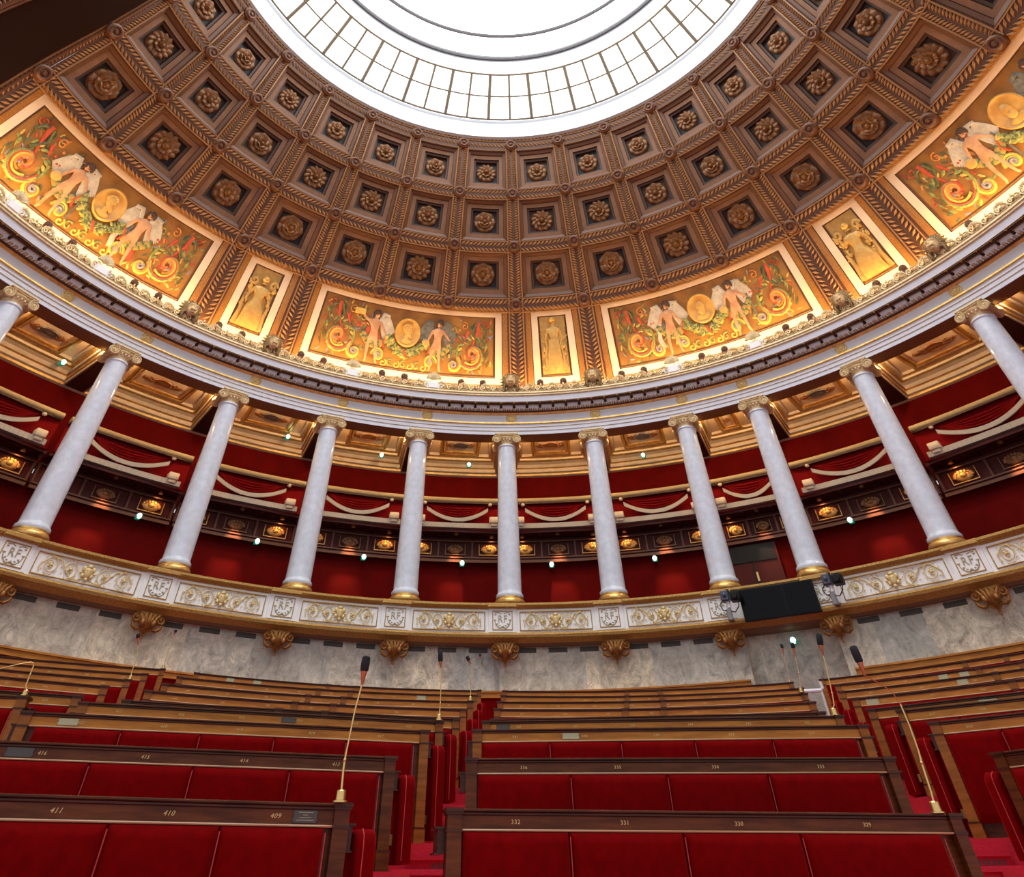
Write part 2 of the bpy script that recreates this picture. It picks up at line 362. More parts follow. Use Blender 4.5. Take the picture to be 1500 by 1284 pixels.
# rosettes in the coffers
def rosette(kind):
    m = MB(); lay = {0: [(.62, 8, .0, .34), (.40, 8, .5, .30)], 1: [(.64, 12, .0, .24), (.36, 7, .3, .3)], 2: [(.63, 7, .0, .44), (.42, 6, .5, .36), (.26, 5, .2, .26)]}[kind]
    for j, (Rr, n, off, wd) in enumerate(lay):
        for k in range(n):
            a = 2*math.pi*(k+off)/n; tw = .35 if kind == 1 else 0
            def pf(u, v, a=a, Rr=Rr, wd=wd, j=j, tw=tw):
                rr = .10 + (Rr-.10)*v; w = 2*math.pi/n*Rr*.98*min(1, .25+1.15*v)*math.sqrt(max(.03, 1-max(0, (v-.62)/.40)**2)); aa = a + tw*v
                x = (u-.5)*w; h = .10 + .11*j + .26*v*(1-.8*v*v) - .10*(2*u-1)**2*v + (.05 if v > .75 else 0)
                return (math.cos(aa)*rr - math.sin(aa)*x, -h, math.sin(aa)*rr + math.cos(aa)*x)
            m.grid(pf, 4, 7, 0)
    m.lathe([(.66,.0),(.64,.07),(.5,.11),(.1,.12),(.001,.12)], 20, 0, fn=lambda x,y,z: (x,-z,y))
    o = m.build('ceiling_rosette', ['rosette'], smooth=60)
    b = MB(); b.lathe([(.15,.2),(.15,.36),(.11,.42),(.09,.40),(.06,.46),(.001,.48)], 12, 0, fn=lambda x,y,z: (x,-z,y))
    b.build('center_bud', ['rosette'], parent=o)
    return o
protos = [None]*3
ROWN = {1: 'bottom', 2: 'middle', 3: 'top'}
for r in (1, 2, 3):
    for i in range(15):
        if r == 3 and (i < 0 or i > 13) or (r == 2 and i > 14): continue
        k = (i*2 + r*5 + i//4) % 3
        if protos[k] is None: protos[k] = o = rosette(k)
        else: o = copy_tree(protos[k])
        sc = {1: 1.0, 2: .9, 3: .84}[r]*.80
        o.matrix_world = surf_mtx(i+.5, r+.5, .40) @ Matrix.Scale(sc, 4)
        tag(o, f'gilded rosette on {"dark blue" if i in NAVY[r] else "brown"} ground, {ORD[i]} coffer from left in the {ROWN[r]} dome row', 'rosette', 'rosettes in the coffers of the dome')
# the arch that closes the half dome, at its left and right end
for sgn, e in ((-1, 0), (1, 15)):
    m = MB(); D2 = lambda k, s, d=0: dp(e + sgn*k, s, d)
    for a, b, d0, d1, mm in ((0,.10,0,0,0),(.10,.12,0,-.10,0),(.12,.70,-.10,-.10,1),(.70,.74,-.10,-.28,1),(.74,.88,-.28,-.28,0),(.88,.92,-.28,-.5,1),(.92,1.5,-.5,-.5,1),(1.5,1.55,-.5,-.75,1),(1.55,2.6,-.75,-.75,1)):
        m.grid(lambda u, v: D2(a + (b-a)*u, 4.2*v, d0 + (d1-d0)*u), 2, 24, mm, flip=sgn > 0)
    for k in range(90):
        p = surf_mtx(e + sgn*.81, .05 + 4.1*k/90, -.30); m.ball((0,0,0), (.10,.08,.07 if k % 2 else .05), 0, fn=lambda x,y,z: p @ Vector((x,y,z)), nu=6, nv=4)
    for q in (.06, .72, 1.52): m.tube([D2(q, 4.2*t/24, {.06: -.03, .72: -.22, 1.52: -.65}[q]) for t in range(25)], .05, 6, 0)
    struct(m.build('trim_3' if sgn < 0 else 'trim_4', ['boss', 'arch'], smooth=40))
# outer hull above the dome
# ------------------------------------------------------------------ skylight
m = MB()
m.rev([(10.40,22.08),(10.40,23.2)], -180, 180, 96)
struct(m.build('trim_5', ['white']))
w1 = MB()
w1.rev([(8.75,26.3),(8.0,26.84)], -180, 180, 64); w1.rev([(7.95,26.9),(6,27.7),(3,28.3),(.01,28.4)], -180, 180, 48)
W1 = struct(w1.build('window_1', ['glass'], smooth=0))
w2 = MB(); w2.rev([(10.33,23.2),(8.8,24.75)], -180, 180, 64); w2.rev([(8.8,24.75),(8.8,25.85)], -180, 180, 64)
struct(w2.build('window_panes', ['glass_pane'], smooth=0, parent=W1))
m = MB()
for R, z, r in ((10.28,23.22,.05),(9.53,24.0,.04),(8.8,24.72,.055)): m.tube([P(R-.03, t*3.75, z-.02) for t in range(97)], r, 6, 0, up=(0,0,1))
for k in range(64): m.tube([P(10.24, -180 + 5.625*k, 23.2), P(8.74, -180 + 5.625*k, 24.72)], .075 if k % 2 == 0 else .05, 6, 0)
struct(m.build('window_frame', ['mullion'], parent=W1))
m = MB(); m.rev([(8.72,25.8),(8.72,26.34)], -180, 180, 96); m.tube([P(8.72, t*3.75, 26.0) for t in range(97)], .10, 6, 0, up=(0,0,1)); m.tube([P(7.97, t*3.75, 26.9) for t in range(97)], .10, 6, 0, up=(0,0,1))
struct(m.build('window_ring', ['ring_grey'], parent=W1))

# ------------------------------------------------------------------ entablature
EN = ['white', 'gold', 'soffit', 'umber', 'gold_pale']
m = MB()
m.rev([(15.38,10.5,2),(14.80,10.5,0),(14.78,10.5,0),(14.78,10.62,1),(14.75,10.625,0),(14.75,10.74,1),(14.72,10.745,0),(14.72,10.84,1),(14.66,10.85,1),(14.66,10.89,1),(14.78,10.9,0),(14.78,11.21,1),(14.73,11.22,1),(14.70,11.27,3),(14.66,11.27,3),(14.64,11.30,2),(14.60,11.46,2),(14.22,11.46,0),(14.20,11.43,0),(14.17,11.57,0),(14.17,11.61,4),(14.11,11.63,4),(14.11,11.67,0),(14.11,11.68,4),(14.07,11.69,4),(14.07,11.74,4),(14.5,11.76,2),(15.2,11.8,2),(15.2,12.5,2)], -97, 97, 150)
m.rev([(15.38,10.5,2),(15.38,10.95,2)], -97, 97, 120)
for k in range(-51, 52):                               # modillions, dentils and coffer studs of the cornice soffit
    th = k*1.86
    F = lambda x, y, z, th=th: P(14.2 + y, th + math.degrees(x/14.4), 11.46 + z)
    m.box(-.185, .185, .29, .41, -.125, .0, 0, F, .008); m.box(-.21, .21, .27, .41, -.03, -.005, 4, F)
    m.box(-.252, -.216, .04, .41, -.07, 0, 3, F)
    m.box(-.19, .19, .05, .075, -.03, 0, 1, F); m.box(-.15, .15, .12, .24, -.02, .0, 3, F)
    for e in (-.234, .234): m.add([(e-.07,.0,-.01),(e+.07,.0,-.01),(e,.16,-.01),(e,.04,-.09)], [(0,1,3),(1,2,3),(2,0,3)], 1, F)
    for k2 in range(6): x = -.2 + .08*k2; m.box(x-.026, x+.026, .30, .42, -.165, -.125, 4 if k2 % 2 else 0, F)
struct(m.build('trim_6', EN))
# roundels of the frieze
rd = MB(); rd.lathe([(.001,.06),(.045,.06),(.06,.03),(.085,.03),(.095,.055),(.115,.05),(.125,.02),(.15,.02),(.165,.05),(.19,.03),(.19,-.01)], 22, 0, fn=lambda x,y,z: (x,-z,y*.82))
RO = [-79.0,-66.6,-56.6,-42.38,-30.46,-18.72,-6.94,4.8,16.73,24.84,37.78,51.95,63.5]
R0 = None
for k, th in enumerate(RO):
    if th < -74 or th > 60: continue
    o = rd.build('frieze_roundel', ['gold_relief']) if R0 is None else R0.copy()
    if R0 is None: R0 = o
    else: COL.objects.link(o)
    o.matrix_world = frame(th, 14.775, 11.085) @ Matrix.Scale(1.0, 4)
    tag(o, f'gilded target-shaped roundel on the white frieze, {ORD[k-1]} from the left', 'roundel', 'roundels along the frieze')
# cresting above the cornice
m = MB()
m.rev([(14.13,11.72),(14.13,11.92),(14.18,11.94),(14.22,11.74)], -97, 97, 150, 1)
def spir(cx, cz, r, turns, d, a0, n=16): return [(cx + r*(1-.85*t/n)*math.cos(a0 + d*2*math.pi*turns*t/n), cz + r*(1-.85*t/n)*math.sin(a0 + d*2*math.pi*turns*t/n)) for t in range(n+1)]
nU = 118
for k in range(nU):
    th = -97 + 194*(k+.5)/nU; F = lambda x, z, y=0, th=th: P(14.10 - y, th + math.degrees(x/14.10), 11.74 + z)
    for sg in (-1, 1):
        m.tube([F(x*sg, z) for x, z in spir(.10, .15, .10, 1.4, 1, -1.6)], .026, 5, 0)
    m.tube([F(-.20, .02), F(-.13, .05), F(0, .04), F(.13, .05), F(.20, .02)], .024, 5, 0)
    if k % 2 == 0:
        for q in range(-3, 4): m.ball((0,0,0), (.03,.03,.07), 0, fn=lambda x,y,z: F(q*.045+x, .30-abs(q)*.02+z, y), nu=6, nv=4)
    else:
        m.ball((0,0,0), (.05,.04,.035), 0, fn=lambda x,y,z: F(x, .23+z, y), nu=6, nv=4); m.ball((0,0,0), (.028,.03,.05), 0, fn=lambda x,y,z: F(x, .28+z, y), nu=6, nv=4)
struct(m.build('trim_7', ['gold_pale', 'crest_ground'], smooth=60))
# palmette knobs of the cresting
kn = MB()
for q in range(-3, 4):
    a = q*.42; kn.tube([(0,0,0),(.07*math.sin(a),-.02,.10*math.cos(a)),(.13*math.sin(a),-.02,.15*math.cos(a)+.02)], [.03,.045,.02], 6)
kn.box(-.12,.12,-.02,.06,-.10,.02)
K0 = None; knobs = []
LIONS = [(-54.0, 3), (-42.2, 4), (-6.95, 7), (5.3, 8), (41.06, 11), (53.77, 12)]
SHELLS = [-77.66, -65.87, -30.38, -18.43, 16.95, 28.67]
segs = [(-89.0,-77.66),(-77.66,-65.87),(-65.87,-54.0),(-54.0,-42.2),(-42.2,-30.38),(-30.38,-18.43),(-18.43,-6.95),(-6.95,5.3),(5.3,16.95),(16.95,28.67),(28.67,41.06),(41.06,53.77),(53.77,65.5)]
nk = 0
for a, b in segs:
    for t in (.36, .64):
        th = a + (b-a)*t
        if th < -82 or th > 60: continue
        o = kn.build('palmette', ['boss'], smooth=60) if K0 is None else K0.copy()  # dark bronze here carries the shade of a backlit palmette
        if K0 is None: K0 = o
        else: COL.objects.link(o)
        o.matrix_world = frame(th, 14.23, 12.12)
        words = ['', 'twenty']; n = nk; nk += 1
        on = ORD[n] if n < 16 else ['seventeenth','eighteenth','nineteenth','twentieth','twenty-first','twenty-second','twenty-third','twenty-fourth','twenty-fifth','twenty-sixth'][n-16]
        tag(o, f'small dark palmette on top of the gilded cresting, {on} from the left', 'palmette', 'palmettes along the cresting')
# lion masks
def lion():
    root = bpy.data.objects.new('lion_mask', None); COL.objects.link(root)
    f = MB()
    f.ball((0,-.10,0), (.15,.14,.19), nu=14, nv=10); f.ball((0,-.23,-.055), (.085,.08,.075), nu=10, nv=8); f.ball((0,-.285,-.02), (.04,.035,.028)); f.tube([(0,-.19,.12),(0,-.255,.03),(0,-.29,-.02)], [.035,.03,.03], 6)
    for s in (-1, 1):
        f.ball((s*.065,-.215,.05), (.026,.02,.018)); f.tube([(s*.11,-.18,.08),(s*.06,-.235,.095),(s*.02,-.22,.075)], .018, 5); f.ball((s*.135,-.09,.15), (.04,.03,.045)); f.ball((s*.05,-.275,-.07), (.04,.03,.03))
    f.ball((0,-.23,-.13), (.05,.04,.03))
    f.build('face', ['gold_pale'], parent=root, smooth=70)
    h = MB()
    for lay, (n, r0, r1) in enumerate(((16,.13,.27),(14,.17,.32))):
        for k in range(n):
            a = math.pi*(-.22 + 1.44*k/(n-1)); c, s_ = math.cos(a), math.sin(a)
            h.tube([(c*r0,-.08+.06*lay,s_*r0),(c*(r0*.5+r1*.5)+.02*s_,-.09+.06*lay,s_*(r0*.5+r1*.5)),(c*r1,-.04+.05*lay,s_*r1+.02)], [.04,.045,.015], 6)
    for s in (-1, 1): h.tube([(s*.17,-.06,-.05),(s*.21,-.08,-.18),(s*.17,-.06,-.28),(s*.24,-.03,-.33)], [.05,.05,.04,.02], 6)
    h.build('mane', ['crest_ground'], parent=root, smooth=70)
    b = MB(); b.box(-.22,.22,.0,.12,-.38,-.05); b.build('plinth', ['gold_pale'], parent=root)
    return root
L0 = lion()
wl = {3: 'left edge of the left gold relief', 4: 'right edge of the left gold relief', 7: 'left edge of the central gold relief', 8: 'right edge of the central gold relief', 11: 'left edge of the right gold relief', 12: 'right edge of the right gold relief'}
for k, (th, i) in enumerate(LIONS):
    o = L0 if k == 0 else copy_tree(L0); o.matrix_world = frame(th, 14.13, 12.13) @ Matrix.Scale(1.2, 4)
    tag(o, f'gilded lion mask on the cornice, at the {wl[i]}', 'lion mask', 'lion masks on the cornice')
def cartouche():
    root = bpy.data.objects.new('shell_cartouche', None); COL.objects.link(root)
    s = MB()
    for q in range(-5, 6):
        a = q*.29; s.tube([(.03*math.sin(a),-.03,.05),(.13*math.sin(a),-.09,.06+.12*math.cos(a)),(.22*math.sin(a),-.05,.06+.22*math.cos(a))], [.02,.034,.03], 6)
    s.build('shell', ['gold_pale'], parent=root, smooth=70)
    b = MB(); b.box(-.19,.19,-.06,.10,-.30,.0, c=.02)
    for sg in (-1, 1): b.tube([(sg*(.22+x), -.03, z-.12) for x, z in spir(.0, .0, .11, 1.3, 1, 1.5)], .03, 6)
    b.box(-.15,.15,-.085,-.055,-.24,-.06, c=.01)
    b.build('tablet', ['white_warm'], parent=root); return root
S0 = cartouche()
sl = ['left figure of the leftmost painting', 'right figure of the leftmost painting', 'left figure of the tablet-bearer painting', 'right figure of the tablet-bearer painting', 'left figure of the painting right of centre', 'right figure of the painting right of centre']
for k, th in enumerate(SHELLS):
    o = S0 if k == 0 else copy_tree(S0); o.matrix_world = frame(th, 14.15, 12.05) @ Matrix.Scale(1.2, 4)
    tag(o, f'white shell-topped cornice tablet under the {sl[k]}', 'cartouche', 'shell tablets on the cornice')
# cove lamps behind the cresting
for k in range(30):
    t0 = -93 + 6*k + .3; t1 = t0 + 5.4
    if t0 > 80: continue
    m = MB(); m.tube([P(14.74, t0 + (t1-t0)*q/4, 12.09) for q in range(5)], .045, 6, 0, up=(0,0,1))
    o = m.build('cove_lamp', ['cove'])
    tag(o, 'warm tubular cove lamp hidden behind the gilded cresting at the foot of the dome', 'lamp', 'cove lamps')

# ------------------------------------------------------------------ painted and relief panels of the dome
def body(joints, bones, radii):                        # one continuous skinned figure, returned as vertices and faces
    me = bpy.data.meshes.new('b'); me.from_pydata(joints, bones, [])
    o = bpy.data.objects.new('b', me); COL.objects.link(o)
    sk = o.modifiers.new('s', 'SKIN'); sk.use_smooth_shade = True; ss = o.modifiers.new('d', 'SUBSURF'); ss.levels = 1
    for k, r in enumerate(radii): me.skin_vertices[0].data[k].radius = (r, r)
    me.skin_vertices[0].data[0].use_root = True
    dg = bpy.context.evaluated_depsgraph_get(); e = bpy.data.meshes.new_from_object(o.evaluated_get(dg))
    vs = [tuple(v.co) for v in e.vertices]; fs = [tuple(p.vertices) for p in e.polygons]
    bpy.data.objects.remove(o); bpy.data.meshes.remove(me); bpy.data.meshes.remove(e)
    return vs, fs
def figure(arms, mirror=1, lean=0):
    #       0 pelvis      1 waist      2 chest       3 neck        4 head       5-6 hips/knees/feet
    J = [(0,0,.50),(.01,0,.60),(0,0,.74),(.005,0,.83),(.02,0,.88),(.02,0,.945),
         (-.065,0,.46),(-.085,0,.27),(-.075,0,.05),(-.10,0,.01),
         (.065,0,.46),(.095,0,.275),(.13,0,.06),(.165,0,.02),
         (-.115,0,.775),arms[0],arms[1],(.115,0,.775),arms[2],arms[3]]
    B = [(0,1),(1,2),(2,3),(3,4),(4,5),(0,6),(6,7),(7,8),(8,9),(0,10),(10,11),(11,12),(12,13),(2,14),(14,15),(15,16),(2,17),(17,18),(18,19)]
    Rr = [.072,.064,.088,.034,.044,.05,.056,.036,.024,.018,.056,.036,.024,.018,.036,.026,.017,.036,.026,.017]
    J = [((x + lean*(z-.5))*mirror, y, z) for x, y, z in J]
    return body(J, B, Rr)
class Panel:
    def __init__(s, i0, i1): s.c = (i0+i1)/2; s.w = 2*math.pi/360*DD*14.5; s.n = i1-i0
    def __call__(s, x, y, h): return dp(s.c + x/s.w, .165 + y/3.02, .23 - h)   # metres across, metres up, metres proud
def panel_thing(i0, i1, label, cat, name, group):
    c = dp((i0+i1)/2, .55, .2); o = thing(name, c, label, cat, group); return o
def put(mb, name, mats, root, smooth=60):
    l = root.location; return mb.build(name, mats, parent=root, smooth=smooth, loc=Vector(l))
def add_ground(pn, root, mname, hw, hh):
    g = MB(); g.grid(lambda u, v: pn((2*u-1)*hw, hh*v, .0), 16, 6, 0, flip=True); g.grid(lambda u, v: pn((2*u-1)*hw, hh*v, -.03), 8, 3, 0)
    return put(g, 'panel_ground', [mname], root)
HH = 2.08
def painted_panel(i0, i1, label, kinds):
    pn = Panel(i0, i1); root = panel_thing(i0, i1, label, 'painting', 'painted_panel', 'painted panels round the foot of the dome')
    hw = (i1-i0)/2*pn.w - .315*pn.w
    add_ground(pn, root, 'paint_ground', hw, HH)
    fr = MB()                                            # thin brown line round the picture
    for a, b in (((-hw,0),(hw,0)),((hw,0),(hw,HH)),((hw,HH),(-hw,HH)),((-hw,HH),(-hw,0))):
        fr.tube([pn(a[0]+(b[0]-a[0])*t/12, a[1]+(b[1]-a[1])*t/12, .02) for t in range(13)], .035, 4)
    put(fr, 'frame', ['dome_mould'], root)
    h = .015
    for sg in (-1, 1):                                   # acanthus scroll with flowers, cornucopia and leaves at each end
        sc = MB(); X = lambda x, y, z=.015: pn(sg*x, y, z)
        cx, cy = hw-.85, .72
        for col, r, tw, rr, ph in ((0,.62,1.2,.055,0),(1,.50,1.3,.05,.6),(2,.36,1.2,.045,1.3),(3,.24,1.2,.05,2.0)):
            sc.tube([X(x, y) for x, y in spir(cx, cy, r, tw, 1, ph+2.6, 30)], [rr*(1.25-.9*abs(t/30-.4)) for t in range(31)], 6, col)
        for k in range(18):                              # leaves along the big scroll
            a = .5 + k*.33; r = .60 - .012*k; x, y = cx + r*math.cos(a), cy + r*math.sin(a)
            if not (0.08 < y < HH-.1 and x < hw-.08): continue
            sc.ball((0,0,0), (.12,.05,.03), (0, 4, 0, 2)[k % 4], fn=lambda u,v,w: X(x + u*math.cos(a+.9) - v*math.sin(a+.9), y + u*math.sin(a+.9) + v*math.cos(a+.9), .02+w), nu=6, nv=4)
        for k in range(9):
            a = k*.7; sc.ball((0,0,0), (.06,.06,.03), (1, 3, 5)[k % 3], fn=lambda u,v,w: X(cx+.13*math.cos(a)+u, cy+.13*math.sin(a)+v, .03+w), nu=6, nv=4)
        sc.tube([X(cx+.25, cy+.35), X(cx-.02, cy+.72), X(cx+.10, cy+1.06), X(cx+.42, cy+1.0), X(cx+.55, cy+.75)], [.05,.06,.07,.06,.03], 6, 4)
        for k in range(7): sc.ball((0,0,0), (.12,.045,.03), (4, 0)[k % 2], fn=lambda u,v,w: X(cx+.60-.02*k+u*.6, cy-.3+.17*k+u+v, .02+w), nu=6, nv=4)
        sc.tube([X(cx-.02,cy+.28), X(cx+.16,cy+.72), X(cx+.22,cy+1.12)], [.03,.055,.09], 7, 1); sc.tube([X(cx-.35,cy+.38), X(cx-.18,cy+.8)], [.025,.06], 7, 1)
        for k in range(9): sc.ball((0,0,0), .05, (1, 3, 1)[k % 3], fn=lambda u,v,w: X(cx-.45-.09*k+u, cy+.62+.22*math.sin(k*1.9)+v, .02+w*.5), nu=6, nv=4)
        # lower rinceau between figure and end
        for q, (px, py, r) in enumerate(((hw-1.55,.36,.30),)):
            if r <= 0: continue
            for col, r2, rr in ((2, r, .05), (3, r*.75, .045), (5, r*.35, .06)): sc.tube([X(x, y) for x, y in spir(px, py, r2, 1.1, -1, 1, 20)], rr, 6, col)
        for k in range(5):
            fx_, fy_ = hw-.35-.42*k, HH-.28-.10*(k % 2)-.05*k; col = (1, 4, 3, 0, 5)[k]
            sc.tube([X(x, y) for x, y in spir(fx_, fy_, .16, 1.2, 1 if k % 2 else -1, k, 14)], .024, 5, col)
        for k in range(64):
            fx_, fy_ = random.uniform(hw-2.0, hw-.12), random.uniform(.08, HH-.12); aa = random.uniform(0, 3.1)
            sc.ball((0,0,0), (.10,.036,.015), random.choice((0, 2, 3, 4, 1, 5, 0, 4)), fn=lambda u,v,w: X(fx_ + u*math.cos(aa) - v*math.sin(aa), fy_ + u*math.sin(aa) + v*math.cos(aa), .008+w), nu=6, nv=4)
        put(sc, 'painted_scroll', ['p_green', 'p_red', 'p_yellow', 'p_orange', 'p_dkgreen', 'p_blue'], root)
        g2 = MB()
        for k in range(26):
            t = k/25; x = hw-1.72-1.0*t; y = .98 - .30*math.sin(math.pi*t)
            for j in range(2): g2.ball((0,0,0), (.10,.075,.04), (0,1,0,2)[(k+j) % 4], fn=lambda u,v,w: X(x+u, y+.06*(j*2-1)+v, .03+w), nu=6, nv=4)
        put(g2, 'painted_garland', ['p_green', 'p_dkgreen', 'p_orange'], root)
    # central garland, medallion
    g = MB()
    for k in range(48):
        t = k/47; x = -.72 + 1.44*t; y = .95 - .42*math.sin(math.pi*t)
        for j in range(3): jx, jy, ja = random.uniform(-.05,.05), random.uniform(-.04,.04), random.uniform(-1,1); g.ball((0,0,0), (.11,.05,.05), random.choice((0,1,0,1,0,2)), fn=lambda u,v,w: pn(x+jx+u*math.cos(ja)-v*math.sin(ja), y+jy+.085*(j-1)+u*math.sin(ja)+v*math.cos(ja), .04+w), nu=6, nv=4)
    g.tube([pn(-.06,.66,.07), pn(.02,.52,.09), pn(.10,.40,.07)], .045, 6, 3); g.tube([pn(-.78,1.05,.03), pn(-.9,.8,.04), pn(-.82,.6,.03)], .04, 6, 3); g.tube([pn(.78,1.05,.03), pn(.92,.82,.04), pn(.84,.62,.03)], .04, 6, 3)
    put(g, 'painted_garland', ['p_green', 'p_dkgreen', 'p_yellow', 'p_red'], root)
    b = MB()
    for k in range(7):
        px = -.75+.25*k
        b.tube([pn(x, y, .015) for x, y in spir(px, .16+.03*(k % 2), .13, 1.1, 1 if k % 2 else -1, 1, 14)], .03, 5, k % 2)
    for sg in (-1, 1):
        for col, r2, rr in ((0,.27,.045),(1,.19,.04),(2,.09,.05)): b.tube([pn(sg*x, y, .015) for x, y in spir(.98,.36,r2,1.1,1,0,18)], rr, 6, col)
    put(b, 'painted_scroll', ['p_yellow', 'p_green', 'p_blue'], root)
    md = MB(); Fm = lambda x, y, z: pn(x, 1.26+y, z)
    md.lathe([(.50,.0),(.50,.06),(.46,.09),(.43,.05),(.40,.05),(.38,.03),(.001,.03)], 32, 0, fn=Fm); mo = put(md, 'medallion', ['p_gold'], root)
    hd = MB()
    if kinds[2] == 'profile':
        for c, s_ in (((-.02,.09),(.155,.17,.07)),((.04,-.05),(.11,.12,.07)),((.145,.02),(.04,.045,.05)),((.10,-.10),(.05,.035,.05)),((.09,.10),(.07,.08,.05)),((-.03,-.19),(.09,.14,.05)),((-.02,-.32),(.26,.10,.04))): hd.ball((0,0,0), s_, 0, fn=lambda u,v,w: Fm(c[0]+u, c[1]+v, .04+w))
        for k in range(7): a = .6+k*.42; hd.ball((0,0,0), .05, 0, fn=lambda u,v,w: Fm(-.02+.16*math.cos(a)+u, .12+.14*math.sin(a)+v, .07+w*.6), nu=6, nv=4)
        hd.ball((0,0,0), (.05,.08,.05), 0, fn=lambda u,v,w: Fm(.12+u,-.12+v,.07+w*.6)); hd.ball((0,0,0), (.03,.04,.03), 0, fn=lambda u,v,w: Fm(-.04+u,.02+v,.085+w))
    else:
        hd.ball((0,0,0), (.15,.19,.09), 0, fn=lambda u,v,w: Fm(u,.06+v,.05+w)); hd.ball((0,0,0), (.14,.13,.08), 0, fn=lambda u,v,w: Fm(u,-.10+v,.07+w)); hd.ball((0,0,0), (.28,.12,.05), 0, fn=lambda u,v,w: Fm(u,-.28+v,.04+w)); hd.ball((0,0,0), (.03,.05,.04), 0, fn=lambda u,v,w: Fm(u,.04+v,.14+w))
        for s in (-1, 1): hd.ball((0,0,0), .022, 0, fn=lambda u,v,w: Fm(.06*s+u,.09+v,.125+w))
    l = root.location; hd.build('medallion_head', ['p_gold'], parent=mo, smooth=60, loc=Vector(l))
    for q, (fx, kind) in enumerate(((-1.30, kinds[0]), (1.17, kinds[1]))):
        H = 1.78; F = lambda x, y, z: pn(fx + x*H, .05 + z*H, .05 + (-y)*H*.30)
        arms = {'tablet': [(-.20,0,.80),(-.30,0,.90),(.20,0,.66),(.26,0,.58)], 'down': [(-.19,0,.64),(-.26,0,.50),(.19,0,.64),(.30,0,.54)], 'hip': [(-.18,0,.63),(-.22,0,.50),(.20,0,.69),(.29,0,.60)]}[kind]
        vs, fs = figure(arms, 1, .06 if kind != 'tablet' else -.03)
        f = MB(); f.add(vs, fs, 0, F); f.ball((.02,-.02,.935), (.062,.07,.075), 0, F)
        fo = put(f, 'painted_person', ['p_skin'], root)
        hb = MB(); lean = .06 if kind != 'tablet' else -.03
        hb.ball((.02+lean*.44,-.02,.96), (.075,.10,.062), 0, F, nu=10, nv=6); hb.ball((.085+lean*.44,-.02,.925), (.03,.08,.055), 0, F); hb.ball((-.05+lean*.44,-.02,.93), (.03,.08,.06), 0, F)
        hb.build('hair', ['p_hair'], parent=fo, loc=Vector(l))
        fc = MB(); 
        for s in (-1, 1): fc.ball((.02+lean*.44+s*.024,-.1,.935), (.009,.012,.007), 0, F, nu=6, nv=4)
        fc.ball((.02+lean*.44,-.1,.895), (.02,.012,.007), 0, F, nu=6, nv=4)
        fc.build('face_features', ['p_hair'], parent=fo, loc=Vector(l))
        wg = MB(); wm = 'p_gwing' if kinds[3] == 'grey' and q == 1 else 'p_wing'
        for s in (-1, 1):
            if kind == 'tablet' and s < 0: continue
            for k in range(9):
                t = k/8; x0, z0 = s*(.10+.16*t), .84 + .13*t - .05*t*t; ln = .34 + .10*(1-t)
                ang = (-1.25 + .25*t); dx, dz = s*math.cos(ang), math.sin(ang)
                wg.tube([(x0,.05,z0),(x0+dx*ln*.5,.04,z0+dz*ln*.5),(x0+dx*ln,.05,z0+dz*ln)], [.028,.034,.012], 6, 0, F)
            wg.tube([(s*.08,.03,.78),(s*.16,.0,.95),(s*.29,.02,.93)], [.04,.045,.03], 6, 0, F)
        wg.build('wings', [wm], parent=fo, loc=Vector(l))
        dr = MB()
        if kind == 'tablet':
            tb = MB(); tb.box(-.50,-.27,-.12,.03,.86,.975, 0, F); tb.build('tablet', ['p_yellow'], parent=fo, loc=Vector(l)); dr.tube([(-.10,.05,.66),(-.17,.08,.5),(-.14,.06,.34)], [.04,.07,.02], 7, 0, F); dr.tube([(.06,.05,.58),(.13,.06,.46),(.10,.06,.33)], [.04,.06,.03], 7, 0, F)
        elif kind == 'hip':
            dr.tube([(.16,.06,.70),(.20,.08,.5),(.17,.08,.28)], [.03,.04,.02], 7, 2, F); dr.tube([(.31,.0,.66),(.34,.0,.40),(.33,.0,.12)], .02, 6, 2, F); dr.ball((-.24,-.02,.52), (.09,.08,.08), 3, F)
        else:
            dr.tube([(.06,.06,.46),(.10,.08,.28),(.20,.08,.14)], [.04,.09,.03], 7, 0, F); dr.tube([(-.24,.02,.5),(-.27,.03,.32),(-.22,.03,.16)], [.03,.05,.05], 7, 4, F); dr.tube([(-.10,.06,.64),(-.14,.06,.5),(-.10,.06,.42)], [.02,.06,.02], 7, 2, F)
        dr.build('drapery', ['p_red', 'p_yellow', 'p_gwing', 'p_gold', 'p_wing'], parent=fo, loc=Vector(l))
    return root
painted_panel(0, 3, 'long painted dome panel at far left, winged nudes beside a gold profile medallion', ('hip', 'down', 'profile', 'white'))
painted_panel(4, 7, 'long painted dome panel left of centre, winged nude holding up a yellow tablet', ('tablet', 'hip', 'profile', 'grey'))
painted_panel(8, 11, 'long painted dome panel right of centre, winged nudes beside a forward-facing medallion', ('down', 'hip', 'front', 'white'))
painted_panel(12, 15, 'long painted dome panel at the right edge, cut off by the photo edge', ('hip', 'down', 'front', 'grey'))
